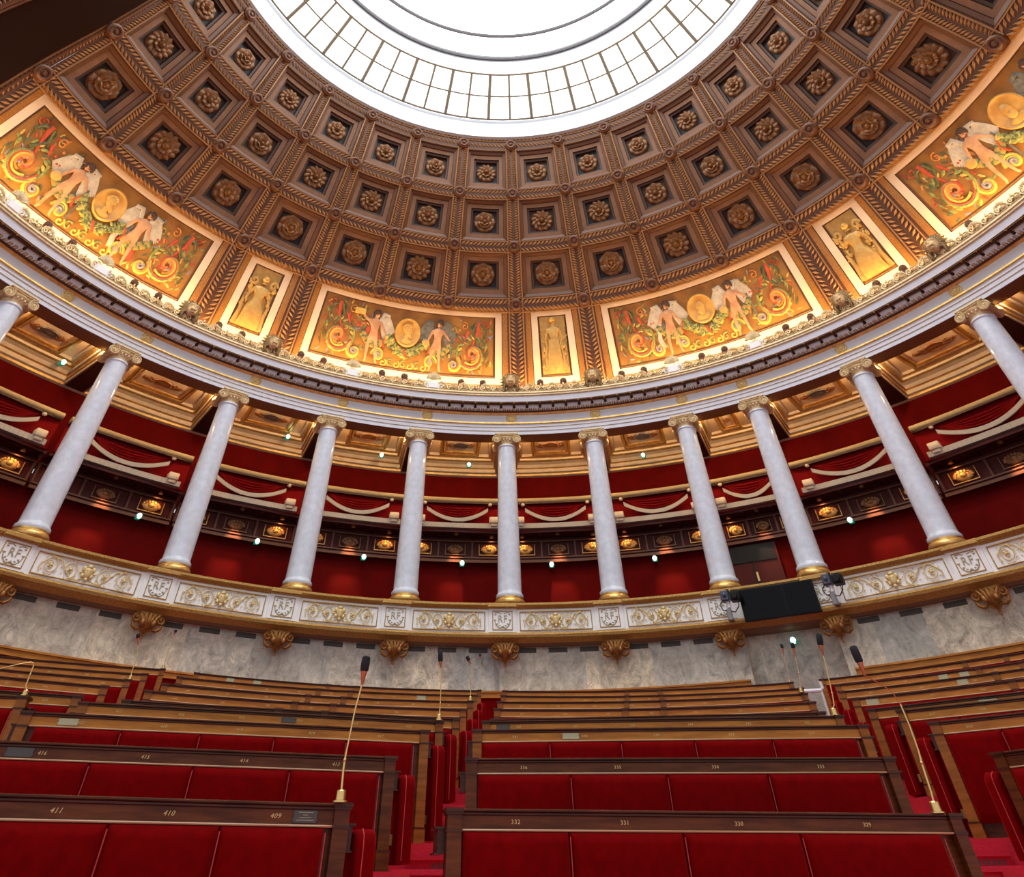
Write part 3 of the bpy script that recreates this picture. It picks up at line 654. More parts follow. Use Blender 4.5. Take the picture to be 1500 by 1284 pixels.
def relief_panel(i, label, kind):
    pn = Panel(i, i+1); root = panel_thing(i, i+1, label, 'relief', 'relief_panel', 'gold relief panels round the foot of the dome')
    hw = .5*pn.w - .315*pn.w; add_ground(pn, root, 'relief', hw, HH)
    fr = MB()
    for a, b in (((-hw,0),(hw,0)),((hw,0),(hw,HH)),((hw,HH),(-hw,HH)),((-hw,HH),(-hw,0))): fr.tube([pn(a[0]+(b[0]-a[0])*t/8, a[1]+(b[1]-a[1])*t/8, .02) for t in range(9)], .03, 4)
    put(fr, 'frame', ['dome_mould'], root)
    f = MB(); H = 1.95; F = lambda x, y, z: pn(x*H, .02 + z*H, .06 + (-y)*H*.62)
    t = MB(); rnd = random.Random(i)
    if kind == 'stand':
        vs, fs = figure([(-.16,0,.62),(-.13,0,.47),(.17,0,.63),(.10,0,.50)], 1, 0); f.add(vs, fs, 0, F)
        for k in range(9): x = -.12+.03*k; f.tube([(x*.6,-.05,.60),(x*.8,-.09,.34),(x*1.1,-.05,.02)], [.03,.04,.035], 6, 0, F)
        f.ball((0,-.02,.97), (.07,.08,.05), 0, F)
        for sg in (-1, 1):
            for k in range(16): a = rnd.uniform(.2,1.45); r0 = rnd.uniform(.05,.2); t.tube([(sg*.10,.02,.45+.015*k),(sg*(.12+r0*math.cos(a)),.0,.52+.015*k+r0*math.sin(a))], [.018,.008], 5, 0, F)
            for k in range(12): t.ball((sg*rnd.uniform(.16,.24), 0, rnd.uniform(.10,.5)), rnd.uniform(.02,.04), 0, F)
            t.tube([(sg*.15,-.02,.05),(sg*.17,-.03,.3),(sg*.13,-.02,.52)], [.04,.03,.02], 6, 0, F)
    else:
        J = [(0,0,.36),(0,0,.48),(0,0,.62),(.0,0,.71),(.01,0,.76),(.01,0,.82),(-.09,-.06,.34),(-.13,-.12,.20),(-.10,-.06,.03),(.09,-.06,.34),(.14,-.12,.22),(.12,-.06,.03),(-.11,0,.66),(-.19,0,.55),(-.20,-.04,.70 if kind == 'seat_right' else .42),(.11,0,.66),(.20,0,.56),(.22,-.04,.44)]
        Bn = [(0,1),(1,2),(2,3),(3,4),(4,5),(0,6),(6,7),(7,8),(0,9),(9,10),(10,11),(2,12),(12,13),(13,14),(2,15),(15,16),(16,17)]
        vs, fs = body(J, Bn, [.10,.085,.10,.045,.05,.06,.08,.06,.035,.08,.06,.035,.05,.036,.024,.05,.036,.024]); f.add(vs, fs, 0, F)
        f.ball((.01,-.02,.85), (.075,.09,.055), 0, F)
        for k in range(9): x = -.16+.04*k; f.tube([(x*.5,-.10,.36),(x*.9,-.14,.20),(x*1.05,-.07,.02)], [.035,.04,.03], 6, 0, F)
        for sg in (-1, 1):
            t.tube([(sg*(.19+x), -.02, .78+z) for x, z in spir(0,0,.08,1.2,sg,0,14)], .024, 6, 0, F)
            for k in range(14): t.ball((sg*rnd.uniform(.15,.25), 0, rnd.uniform(.06,.72)), (rnd.uniform(.02,.05),.04,rnd.uniform(.02,.05)), 0, F)
            for k in range(6): t.tube([(sg*.12,.02,.60+.03*k),(sg*(.24),.0,.66+.03*k-.05*abs(k-3))], [.02,.01], 5, 0, F)
            t.tube([(sg*.24,-.02,.02),(sg*.22,-.04,.25),(sg*.25,-.02,.45)], [.05,.04,.02], 6, 0, F)
    put(f, 'relief_person', ['relief'], root); put(t, 'relief_trophies', ['relief'], root)
relief_panel(3, 'gold relief panel of a seated draped figure, left of the tablet-bearer painting', 'seat_left')
relief_panel(7, 'gold relief panel of a standing draped figure, at the centre of the dome foot', 'stand')
relief_panel(11, 'gold relief panel of a seated crowned figure with trophies, right of centre', 'seat_right')
# ------------------------------------------------------------------ colonnade and gallery
COLS = [-70.4, -58.0, -44.3, -31.45, -19.5, -7.65, 4.1, 16.2, 25.4, 38.3, 52.1]
RFT = [-71.2, -58.79, -45.39, -32.61, -20.47, -8.55, 3.33, 15.25, 25.7, 39.5, 52.6]
m = MB()
m.rev([(15.75,4.5,3),(15.02,4.5,3),(15.0,4.47,3),(14.86,4.52,1),(14.80,4.56,1),(14.70,4.62,1),(14.68,4.68,1),(14.72,4.73,1),(14.80,4.75,2),(14.80,5.30,1),(14.76,5.31,1),(14.72,5.35,1),(14.66,5.38,1),(14.66,5.43,4),(15.5,5.43,4),(15.5,5.2,4),(18.1,5.2,4)], -97, 97, 150)
struct(m.build('trim_8', ['white_warm', 'gold_leaf', 'white_warm', 'soffit', 'red_wall']))
m = MB(); m.rev([(17.55,5.2),(17.55,7.36),(18.12,7.9)], -97, 97, 120); m.rev([(18.1,8.0),(18.1,10.95)], -97, 97, 120)
struct(m.build('wall_back', ['red_wall']))
# marble drum wall with its recess behind the right-hand aisle
tA = at_R(1096, 960, 15.2)[0]; tB = at_R(1237, 960, 15.2)[0]
seams = sorted([-96,-84,-73,-63.5,-55,-49.5,-41,-33.5,-26.5,-20,-14.2,-8.8,-3.6,0.2,7.2,12.6,14.9,tA,tB,29,33.5,41,50,60,72,84,96])
m = MB(); buv = []
for a, b in zip(seams, seams[1:]):
    rc = abs(a-tA) < .01; Rr = 15.62 if rc else 15.2; parts = [(a + (b-a)*q/3, a + (b-a)*(q+1)/3) for q in range(3)] if rc else [(a, b)]
    for a2, b2 in parts:
        for z0, z1 in ((-1.5, 2.4), (2.4, 4.55)):
            n0 = len(m.f); m.grid(lambda u, v: P(Rr, a2 + (b2-a2)*u, z0 + (z1-z0)*v), 4, 1); buv += [(a2*.37+5, z0+3)] * (4*(len(m.f)-n0))
    if rc:
        for t in (a, b):
            n0 = len(m.f); m.grid(lambda u, v: P(15.2 + .42*u, t, -1.5 + 6.05*v), 1, 1); buv += [(t, 9)] * (4*(len(m.f)-n0))
o = struct(m.build('wall_marble', ['marble'])); uv = o.data.uv_layers.new(name='block')
for k, q in enumerate(buv): uv.data[k].uv = q
# long scroll panels and RF panels of the parapet
LN = ORD
def rect_frame(m, x0, x1, z0, z1, w, F, mi=0, y=0.03):
    for (a, b, c, d) in ((x0,x1,z0,z0+w),(x0,x1,z1-w,z1),(x0,x0+w,z0,z1),(x1-w,x1,z0,z1)):
        m.box(a, b, -y, .02, c, d, mi, F, c=min(w, y)*.3)
rf_me = text_mesh('RF', .24, .012)
rf_me.materials.append(M['monogram'])
RFW = .40
for k, th in enumerate(RFT):
    mt = frame(th, 14.80, 5.02)
    if not (7 < 0):
        root = thing('monogram_panel', None, f'square parapet panel with gilt RF, below the {LN[k]} column from the left', 'parapet panel', 'RF panels of the parapet', mt)
        b = MB(); b.box(-RFW, RFW, -.05, .03, -.27, .29, 0); b.build('pedestal_face', ['white_warm'], parent=root)
        f = MB(); rect_frame(f, -.29, .29, -.22, .24, .022, None, 0, .07); f.build('frame', ['gold_leaf'], parent=root)
        t = bpy.data.objects.new('monogram', rf_me); COL.objects.link(t); t.parent = root; t.location = (0, -.055, .04)
        s = MB()
        for sg in (-1, 1):
            s.tube([(sg*x, -.055, z) for x, z in [(0,-.15),(.10,-.17),(.19,-.10),(.23,.02)]], .012, 5)
            for q in range(7): a = q/6; s.ball((sg*(.06+.17*a), -.055, -.15+.20*a*a + (.03 if q % 2 else -.03)), (.028,.012,.014), nu=6, nv=4)
            s.tube([(sg*x, -.055, z) for x, z in [(.22,.19),(.12,.20),(.04,.17)]], .010, 5); s.ball((sg*.20,-.055,.15), (.03,.012,.02), nu=6, nv=4)
        s.ball((0,-.06,-.14), (.035,.02,.03)); s.build('sprigs', ['monogram'], parent=root)
        c = MB(); c.box(-.43, .43, -.17, .0, .30, .41, 0, c=.02); c.box(-.41, .41, -.11, .0, .285, .32, 0); c.build('coping', ['gold_leaf'], parent=root)
def scroll_relief(hw):
    s = MB(); G = 1
    for sg in (-1, 1):
        for q, cx in enumerate((.36, .76)):
            X = hw*cx; r = .185
            s.tube([(sg*x, -.035, z) for x, z in spir(X, 0, r, 1.6, 1 if q % 2 else -1, (1.57 if q % 2 else -1.57), 26)], [.012*(1.2-.02*t) for t in range(27)], 5)
            s.ball((sg*X, -.05, 0), (.035,.03,.035))
            for p in range(5): a = p*1.257; s.ball((sg*X+.05*math.cos(a), -.045, .05*math.sin(a)), (.022,.015,.022), nu=6, nv=4)
            for p in range(9):
                a = .3 + p*.68; s.ball((0,0,0), (.036,.010,.012), fn=lambda u,v,w: (sg*X + (r+.01)*math.cos(a) + u*math.cos(a+1) - w*math.sin(a+1), -.035+v, (r+.01)*math.sin(a) + u*math.sin(a+1) + w*math.cos(a+1)), nu=6, nv=4)
        s.tube([(sg*x, -.03, z) for x, z in ((.05*hw,-.10),(.16*hw,-.17),(.30*hw,-.17),(.44*hw,-.02),(.56*hw,.13),(.68*hw,.17),(.80*hw,.15),(.95*hw,-.02),(.93*hw,-.14))], .014, 5)
    s.ball((0,-.05,.02), (.10,.05,.14)); s.ball((0,-.06,.13), (.07,.05,.05)); s.ball((0,-.05,-.13), (.05,.04,.05)); 
    for sg in (-1, 1):
        s.ball((sg*.11,-.04,.08), (.05,.03,.06)); s.ball((sg*.10,-.04,-.06), (.05,.03,.05)); s.ball((sg*.15,-.03,.0), (.05,.02,.02)); s.ball((sg*.035,-.095,.05), .015)
    return s
for k in range(len(RFT) - 1):
    a, b = RFT[k], RFT[k+1]; th = (a+b)/2; half = rad(b-a)/2*14.8
    if k == 7: continue                                  # the screens hang there
    hw = half - .50
    mt = frame(th, 14.80, 5.02); root = thing('scroll_panel', None, f'long parapet panel with gilt scrolls, right of the {LN[k]} column from the left', 'parapet panel', 'scrollwork panels of the parapet', mt)
    W = lambda x, y, z: (x*14.8/14.8*(1), y + (14.8*math.cos(x/14.8) - 14.8), z)
    f = MB()
    rect_frame(f, -hw, hw, -.235, .225, .022, None, 0, .03)
    f.v = [W(*v) if abs(v[0]) < 9 else v for v in f.v]; f.build('frame', ['gold_leaf'], parent=root)
    s = scroll_relief(hw - .08); s.v = [W(*v) for v in s.v]; s.build('scrollwork', ['gold_relief'], parent=root, smooth=60)
# brackets under the balcony
def bracket():
    root = bpy.data.objects.new('gilded_bracket', None); COL.objects.link(root); b = MB()
    b.box(-.30,.30,-.16,.14,.12,.22,0,None,.02); b.ball((0,-.02,.06), (.24,.17,.14)); b.ball((0,-.02,-.08), (.13,.11,.12))
    b.build('core', ['bracket_gold'], parent=root, smooth=60); l = MB()
    for q in range(-4, 5):
        a = q*.36; l.tube([(.05*math.sin(a),-.12,-.10),(.20*math.sin(a),-.18*math.cos(a)-.03,.02),(.30*math.sin(a),-.17*math.cos(a)-.02,.12),(.36*math.sin(a),-.20*math.cos(a)-.03,.17)], [.03,.055,.05,.02], 6)
    for s in (-1, 1): l.tube([(s*(.31+x), -.14, .07+z) for x, z in spir(0,0,.12,1.3,1,1.5,16)], .036, 6); l.tube([(s*.36,-.12,.02),(s*.33,-.14,-.10),(s*.24,-.14,-.16),(s*.15,-.14,-.15)], [.02,.045,.04,.02], 6); l.ball((s*.13,-.20,-.02), (.06,.05,.07)); l.tube([(s*.05,-.08,-.22),(s*.10,-.08,-.14),(s*.17,-.09,-.10)], [.015,.035,.02], 6)
    l.build('acanthus', ['bracket_gold'], parent=root, smooth=60)
    d = MB(); d.lathe([(.001,-.33),(.03,-.31),(.035,-.27),(.015,-.24),(.05,-.2),(.06,-.15),(.03,-.1)], 10); d.build('pendant', ['bracket_gold'], parent=root); return root
B0 = bracket()
for k, th in enumerate(RFT):
    o = B0 if k == 0 else copy_tree(B0); o.matrix_world = frame(th + .25, 15.0, 4.33)
    tag(o, f'gilded acanthus bracket under the balcony, below the {LN[k]} column from the left', 'bracket', 'brackets under the balcony')
vn = 0
for k in range(len(RFT) - 1):
    for t in (.22, .5, .78):
        th = RFT[k] + (RFT[k+1]-RFT[k])*t
        if k in (7,) or tA - 1 < th < tB + 1: continue
        m = MB()
        for q in range(12): m.box(-.25 + .042*q, -.226 + .042*q, -.012, .0, -.045, .045, 0)
        m.box(-.26, .27, -.004, .02, -.055, .055, 0)
        o = m.build('vent_grille', ['vent']); o.matrix_world = frame(th, 15.19, 4.42)
        pos = {.22: 'left', .5: 'middle', .78: 'right'}[t]
        tag(o, f'dark vent high on the marble wall, {pos} one right of the {LN[k]} bracket from left', 'vent', 'vents on the marble wall')
# columns
def column():
    root = bpy.data.objects.new('column', None); COL.objects.link(root)
    s = MB(); n = 14; s.lathe([(.40,.20),(.415,.24),(.41,.28),(.375,.31),(.362,.36)] + [(.360 - .060*(t/n)**1.35, .36 + 4.30*t/n) for t in range(1, n+1)] + [(.325,4.68),(.33,4.71),(.305,4.74)], 40)
    s.build('shaft', ['column'], parent=root, smooth=50)
    b = MB(); b.lathe([(.43,.0),(.455,.03),(.462,.08),(.44,.13),(.40,.16),(.405,.20),(.3,.20)], 40); b.build('base', ['gold'], parent=root)
    c = MB(); c.lathe([(.30,4.74),(.30,4.80),(.33,4.83),(.335,4.86),(.36,4.90),(.40,4.94),(.40,4.97)], 32)
    for k in range(20): a = 2*math.pi*k/20; c.ball((.345*math.cos(a), .345*math.sin(a), 4.885), (.04,.04,.055), nu=6, nv=4)
    root2 = c.build('capital', ['gold_pale'], parent=root, smooth=60)
    v = MB()
    for f in (-1, 1):
        for sg in (-1, 1):
            v.tube([(sg*(.36+x), f*.36, 4.90+z) for x, z in spir(0, 0, .15, 2.2, 1, 1.7, 34)], [.036-.0007*t for t in range(35)], 6); v.lathe([(.13,-.03),(.13,.03)], 16, fn=lambda x,y,z: (sg*.36+x, f*.33+z, 4.90+y)); v.ball((sg*.36, f*.37, 4.90), (.03,.02,.03))
        v.tube([(x, f*.36, 5.045 - .03*math.cos(x*3.6)) for x in (-.36,-.2,-.1,0,.1,.2,.36)], .034, 6)
    for sg in (-1, 1): v.lathe([(.145,-.33),(.10,-.20),(.085,-.06),(.105,0),(.085,.06),(.10,.20),(.145,.33)], 16, fn=lambda x,y,z: (sg*.36+x, z, 4.90+y))
    v.build('volutes', ['gold_pale'], parent=root2, smooth=60)
    a = MB(); a.box(-.40,.40,-.40,.40,5.05,5.10,0,None,.015); a.box(-.36,.36,-.36,.36,4.97,5.05); a.build('abacus', ['gold_pale'], parent=root2); return root
C0 = column()
cw = ['white marble column at the left edge, only its gilded capital in the photo'] + [f'white marble column with gilded capital, {ORD[k]} from the left of the colonnade' for k in range(1, 7)] + ['white marble column just left of the wall screens, a camera at its foot', 'white marble column just right of the wall screens, a camera at its foot', 'white marble column, first one right of the two wall cameras', 'rightmost white marble column, its foot outside the photo']
for k, th in enumerate(COLS):
    o = C0 if k == 0 else copy_tree(C0); o.matrix_world = frame(th, 15.08, 5.43); tag(o, cw[k], 'column', 'columns of the colonnade')
# ceiling of the gallery
BEAMS = [-83] + COLS + [64.8]
m = MB()
m.rev([(15.3,10.96),(18.2,10.96)], -97, 97, 120, 0)
m.rev([(18.1,10.40,2),(17.98,10.42,1),(17.96,10.48,2),(17.86,10.50,2),(17.82,10.60,1),(17.74,10.62,2),(17.66,10.70,2),(17.52,10.74,1),(17.46,10.78,2),(17.44,10.84,1),(17.34,10.87,2),(17.34,10.96,2)], -97, 97, 120, 2)
for th in BEAMS:
    F = lambda x, y, z, th=th: P(15.3 + y, th + math.degrees(x/(15.3+y)), z)
    m.box(-.30, .30, .0, 2.9, 10.42, 10.97, 4, F)
    for sg in (-1, 1):
        for k, (x, z0, z1) in enumerate(((.34,10.42,10.5),(.40,10.5,10.6),(.46,10.62,10.72),(.56,10.74,10.80),(.64,10.86,10.96))): m.box(min(sg*.28, sg*x), max(sg*.28, sg*x), .03, 2.85, z0, z1, 1 if k in (1, 3) else 2, F)
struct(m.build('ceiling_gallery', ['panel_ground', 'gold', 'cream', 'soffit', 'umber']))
bayn = lambda k: f'between the {ORD[k]} and {ORD[k+1]} columns' if k < 10 else 'right of the last column'
BAYS = [(COLS[k], COLS[k+1]) for k in range(10)] + [(COLS[10], 64.8)]
for k, (a, b) in enumerate(BAYS):
    th = (a+b)/2; half = rad(b-a)/2*16.5 - .95
    mt = frame(th, 16.55, 10.95); root = thing('ceiling_panel', None, f'gilt-framed gallery ceiling panel, {bayn(k)}', 'ceiling panel', 'ceiling panels of the gallery', mt)
    f = MB()
    for (i0, i1, z) in ((0,.09,-.09),(.09,.16,-.05),(.16,.20,-.07)):
        for (x0, x1, y0, y1) in ((-half+i0, half-i0, -.75+i0, -.75+i1), (-half+i0, half-i0, .72-i1, .72-i0), (-half+i0, -half+i1, -.75+i0, .72-i0), (half-i1, half-i0, -.75+i0, .72-i0)): f.box(x0, x1, y0, y1, z, .02, 0, None, .015)
    f.build('frame', ['gold'], parent=root)
    g = MB(); g.box(-half+.18, half-.18, -.58, .55, -.02, .01); g.build('ground', ['panel_ground'], parent=root)
    n = MB()
    if half > .6:
        W = half*.62
        n.lathe([(.30,.0),(.28,-.05),(.22,-.02),(.12,-.03),(.001,-.06)], 20, 0 if k % 2 else 1, fn=lambda x,y,z: (x*1.15,y*.8,z-.02))
        for sg in (-1, 1):
            n.tube([(sg*(.30+(W-.30)*t/10), .10*math.sin(t*1.1), -.04) for t in range(11)], [.05-.004*t for t in range(11)], 6)
            for q in range(9): t = q/8; n.ball((sg*(.34+(W-.3)*t), .12*math.cos(q*2.1)*(1-t*.6), -.04), (.10-.05*t,.075-.04*t,.02), nu=6, nv=4)
            n.ball((sg*W, 0, -.04), (.07,.03,.02)); n.ball((sg*(.36+.2*(W-.3)),0,-.04), (.07,.17,.02))
    else: n.ball((0,0,-.04), (.08,.14,.02)); n.ball((0,.14,-.04), (.05,.05,.02))
    n.build('ornament', ['panel_orn', 'panel_blue'], parent=root)
# boxes of the upper gallery
for k, (a, b) in enumerate(BAYS):
    th = (a+b)/2; hd = (b-a)/2; hw = rad(hd)*17 - .05; F = lambda x, y, z: P(17 + y, th + math.degrees(x/17), z)
    root = thing('theatre_box', P(17, th, 8.2), f'red draped balcony box with cream swag band, {bayn(k)}', 'balcony box', 'draped boxes of the upper gallery')
    l = root.location; e = hw - .06; bl = lambda mb, nm, mats, par=root, s=50: mb.build(nm, mats, parent=par, smooth=s, loc=Vector(l))
    r = MB(); r.tube([F(-e + 2*e*t/12, -.02, 9.12) for t in range(13)], .085, 10); bl(r, 'roll', ['roll'])
    d = MB(); d.grid(lambda u, v: F(-e + 2*e*u, .06 + .012*math.sin(u*hw*9), 8.2 + .90*v), 30, 2); d.box(-e, e, -.02, .06, 9.0, 9.05, 1, F); bl(d, 'drape', ['drape', 'umber'])
    sw = .62*hw; 
    s = MB(); zs = lambda x, top, sag: top - sag*(1-(x/sw)**2)
    for q in range(6):
        sg_ = .10 + .085*q
        s.tube([F(x*(.99-.02*q), -.01 - .015*(1-(x/sw)**2)*(1+q*.4), zs(x, 8.93, sg_)) for x in [-sw + 2*sw*t/16 for t in range(17)]], [.008+.028*math.sin(math.pi*t/16) for t in range(17)], 6)
    s.grid(lambda u, v: F(-sw+2*sw*u, .02-.05*v*(1-(2*u-1)**2), 8.97 - v*(.05+.52*(1-(2*u-1)**2))), 16, 4); bl(s, 'swag_folds', ['drape'])
    s = MB()
    for o2, zt in ((-.07, 0),):
        s.grid(lambda u, v: F((-sw+2*sw*u)*1.03, -.09-.03*(1-(2*u-1)**2), zs(-sw+2*sw*u, 8.86, .35) - .12*v), 24, 1); s.grid(lambda u, v: F((-sw+2*sw*u)*1.03, -.05-.03*(1-(2*u-1)**2), zs(-sw+2*sw*u, 8.86, .35) - .12*v), 24, 1)
    bl(s, 'swag_band', ['fringe'])
    for sg in (-1, 1):
        t = MB(); t.ball((0,0,0), (.075,.05,.06), fn=lambda x,y,z: F(sg*sw*1.10+x, -.03+y, 8.99+z)); bl(t, 'stud', ['cream'])
        t = MB(); t.box(sg*hw*.76-.16, sg*hw*.76+.16, -.22, .05, 8.33, 8.53, 0, F, .02); t.box(sg*hw*.76-.12, sg*hw*.76+.12, -.18, .05, 8.24, 8.34, 0, F, .02); bl(t, 'bracket_block', ['cream'])
    t = MB(); t.grid(lambda u, v: F(-e*.93+1.86*e*u, -.13, 8.34 - .15*v), 16, 1)
    for y0, y1, z in ((-.13,.06,8.34),(-.13,.06,8.19)): t.grid(lambda u, v: F(-e*.93+1.86*e*u, y0+(y1-y0)*v, z), 16, 1)
    for q in range(int(e*14)): x = -e*.92 + q/7.4; t.box(x, x+.02, -.145, -.12, 8.19, 8.33, 0, F) if x < e*.92 else None
    bl(t, 'fringe_rail', ['fringe'])
    c = MB(); c.grid(lambda u, v: F(-hw+2*hw*u, -.02+.60*v, 8.14), 12, 1)
    for q in (-1, -.36, .36, 1): c.box(q*hw*.98-.05, q*hw*.98+.05, .0, .55, 8.05, 8.14, 0, F)
    for y in (.03, .22, .47): c.box(-hw, hw, y, y+.05, 8.07, 8.14, 0, F)
    bl(c, 'soffit', ['red_dark'])
    c = MB(); c.grid(lambda u, v: F(-hw+2*hw*u, .53, 7.36+.78*v), 12, 1)
    for z0, z1, y, mi in ((7.28,7.36,.36,1),(7.36,7.42,.44,0),(7.42,7.46,.40,1),(7.93,7.96,.42,1),(7.96,8.02,.45,0)):
        for t_ in range(8): x0 = -hw + 2*hw*t_/8; c.box(x0, x0+2*hw/8, y, .56, z0, z1, mi, F)
    for q in (-1, -.34, .34, 1): c.box(q*hw*.985-.06, q*hw*.985+.06, .46, .55, 7.42, 7.95, 0, F); c.box(q*hw*.985-.02, q*hw*.985+.02, .45, .5, 7.45, 7.93, 1, F)
    fo = bl(c, 'fascia', ['red_dark', 'boss'])
    for q in (-.67, 0, .67):
        if hw < 1.4 and q: q *= .95
        w2 = min(.36, hw*.20); n = MB(); G = lambda x, y, z: F(q*hw+x, .49+y, 7.70+z)
        n.ball((0,0,0), (w2*.72,.04,.13), 0, G, nu=14, nv=6); n.ball((0,-.02,.02), (w2*.3,.05,.08), 0, G)
        for p in range(9): a2 = math.pi*p/8; n.ball((w2*.66*math.cos(a2), -.02, .115*math.sin(a2)), (.055,.03,.045), 0, G, nu=6, nv=4)
        for x0, x1, z0, z1 in ((-w2,w2,-.17,-.145),(-w2,-w2+.02,-.17,.17),(w2-.02,w2,-.17,.17)): n.box(x0, x1, -.02, .03, z0, z1, 0, G)
        n.build('ornament', ['gold_leaf' if q else 'rosette'], parent=fo, loc=Vector(l))  # middle ornament darker, falloff of the side lamps put into its colour
# emergency lamps
el = None
for n, (x, y, R, lb) in enumerate([(93,530,17.20,'on the gallery cornice left of the second column'),(422,639,17.20,'on the gallery cornice left of the fourth column'),(559,666,17.20,'on the gallery cornice left of the fifth column'),(687,680,17.20,'on the gallery cornice left of the central column'),(942,666,17.20,'on the gallery cornice right of the seventh column'),
        (204,755,17.3,'on the lower red wall right of the second column'),(377,792,17.3,'on the lower red wall left of the fourth column'),(533,815,17.3,'on the lower red wall left of the fifth column'),(677,824,17.3,'on the lower red wall left of the central column'),(808,826,17.3,'on the lower red wall right of the central column'),(959,817,17.3,'on the lower red wall right of the seventh column'),(1245,761,17.3,'on the lower red wall left of the tenth column'),(1158,931,15.15,'on the marble recess under the wall screens')]):
    th, z = at_R(x, y, R)
    if el is None:
        el = bpy.data.objects.new('emergency_lamp', None); COL.objects.link(el)
        h = MB(); h.box(-.09,.09,-.05,.05,-.06,-.02,0,None,.01); h.box(-.07,.07,.03,.20,-.05,.05); h.build('housing', ['exit_green'], parent=el)
        g = MB(); g.ball((0,-.02,-.01), (.075,.07,.075), nu=14, nv=8); g.build('diffuser', ['exit'], parent=el, smooth=80)
        o = el
    else: o = copy_tree(el)
    o.matrix_world = frame(th, R, z - ZO) if n != 12 else frame(th, 15.38, z - ZO - .05)
    tag(o, f'small white-green emergency lamp {lb}', 'lamp', 'emergency lamps')
# warm lamps of the colonnade
def light(nm, typ, loc, e, col, parent=None, **kw):
    ld = bpy.data.lights.new(nm, typ); ld.energy = e; ld.color = col
    for k, v in kw.items(): setattr(ld, k, v)
    o = bpy.data.objects.new(nm, ld); COL.objects.link(o); o.location = loc; return o
WARM = (1.0, .68, .33); lp = None
def lamp_thing(th, R, z, label, group, e, dr, wh=WARM, size=.05):
    global lp
    if lp is None:
        b = MB(); b.lathe([(.05,.05),(.07,.0),(.07,-.03),(.055,-.03)], 12); lp = b.build('gallery_lamp', ['brass']); o = lp
    else: o = lp.copy(); COL.objects.link(o)
    o.matrix_world = frame(th, R, z); tag(o, label, 'lamp', group)
    l = light('bulb', 'SPOT' if dr else 'POINT', (0, 0, -.06), e, wh, shadow_soft_size=size, **({'spot_size': rad(150), 'spot_blend': .8} if dr else {}))
    l.parent = o
    if dr: l.rotation_euler = Vector(dr).to_track_quat('-Z', 'Y').to_euler()
    return o
for k, th in enumerate(COLS):
    for sg in (-1, 1):
        lamp_thing(th + sg*2.1, 15.52, 10.74, f'small warm lamp behind the architrave, {"left" if sg < 0 else "right"} of the {ORD[k]} column', 'lamps at the capitals', 95, None)
for k, (a, b) in enumerate(BAYS):
    for sg in (-1, 1):
        hd = (b-a)/2; lamp_thing((a+b)/2 + sg*hd*.70, 17.25, 8.04, f'small lamp under the balcony box {bayn(k)}, {"left" if sg < 0 else "right"} end', 'lamps under the boxes', 16, (0, .35, -1), (1, .5, .2))
for k, (a, b) in enumerate(BAYS):
    o = lamp_thing((a+b)/2, 17.12, 8.07, f'small downlight in the middle under the balcony box {bayn(k)}', 'downlights under the boxes', 420 if b-a > 10 else 220, (0, .30, -1), (1, .55, .3))
    for ch in o.children: ch.data.spot_size = rad(46); ch.data.spot_blend = 1
# screens and cameras on the parapet
for n, (xa, xb, lb) in enumerate(((1086, 1151, 'larger left black display screen hung on the parapet between two cameras'), (1153, 1199, 'smaller right black display screen hung on the parapet beside the right camera'))):
    pa, pb = at_R(xa, 888, 14.5), at_R(xb, 880, 14.5); A, B = P(14.5, pa[0], 0), P(14.5, pb[0], 0); w = (B-A).length; c = (A+B)/2; c.z = 4.95 + ZO
    mt = Matrix.Translation(c) @ Matrix.Rotation(math.atan2((B-A).y, (B-A).x), 4, 'Z'); root = thing('display_screen', None, lb, 'screen', None, mt)
    f = MB(); f.box(-w/2, w/2, .0, .09, -.36, .36, 0, None, .012); f.build('casing', ['black'], parent=root)
    g = MB(); g.box(-w/2+.025, w/2-.025, -.008, .01, -.335, .335); g.build('glass', ['screen'], parent=root)
    k = MB(); k.box(-.15,.15,.08,.13,-.2,.2); k.build('wall_mount', ['black'], parent=root)
for n, (x, y, lb) in enumerate(((1066, 876, 'robotic video camera on a white arm left of the wall screens'), (1216, 852, 'robotic video camera on a white arm right of the wall screens'))):
    th, z = at_R(x, y, 14.35); root = thing('video_camera', None, lb, 'camera', 'parapet cameras', frame(th, 14.35, z - ZO))
    b = MB(); b.box(-.17,.05,-.13,.13,-.08,.17,0,None,.03); b.ball((-.06,-.12,.05), .06); b.build('pan_head', ['lens_blue'], parent=root)
    c = MB(); c.box(.08,.34,-.20,.10,-.10,.10,0,None,.02); c.lathe([(.07,-.22),(.085,-.20),(.08,-.05)], 16, fn=lambda x_,y_,z_: (.21+x_, z_-.06, y_)); c.box(.10,.30,-.1,.08,.10,.15,0,None,.01); c.ball((.02,-.02,.16), (.06,.06,.05)); c.build('camera_body', ['black'], parent=root)
    a = MB(); a.tube([(-.02,.0,-.08),(-.02,.0,-.22)], .055, 12); a.tube([(-.02,0,-.22),(-.05,.10,-.30),(-.06,.30,-.32)], [.05,.045,.04], 10); a.build('arm', ['white_metal'], parent=root)
    a = MB(); a.box(-.12,.02,-.05,.06,-.50,-.24,0,None,.02); a.box(-.12,0,.0,.40,-.46,-.38); a.build('bracket', ['grey_metal'], parent=root)
    a = MB(); a.tube([(.26,-.02,-.10),(.24,-.06,-.22),(.12,-.04,-.33),(-.02,-.03,-.30)], .013, 6); a.tube([(-.15,-.08,-.06),(-.24,-.07,-.16),(-.18,-.05,-.27),(-.06,-.03,-.28)], .013, 6); a.build('cable', ['black'], parent=root)
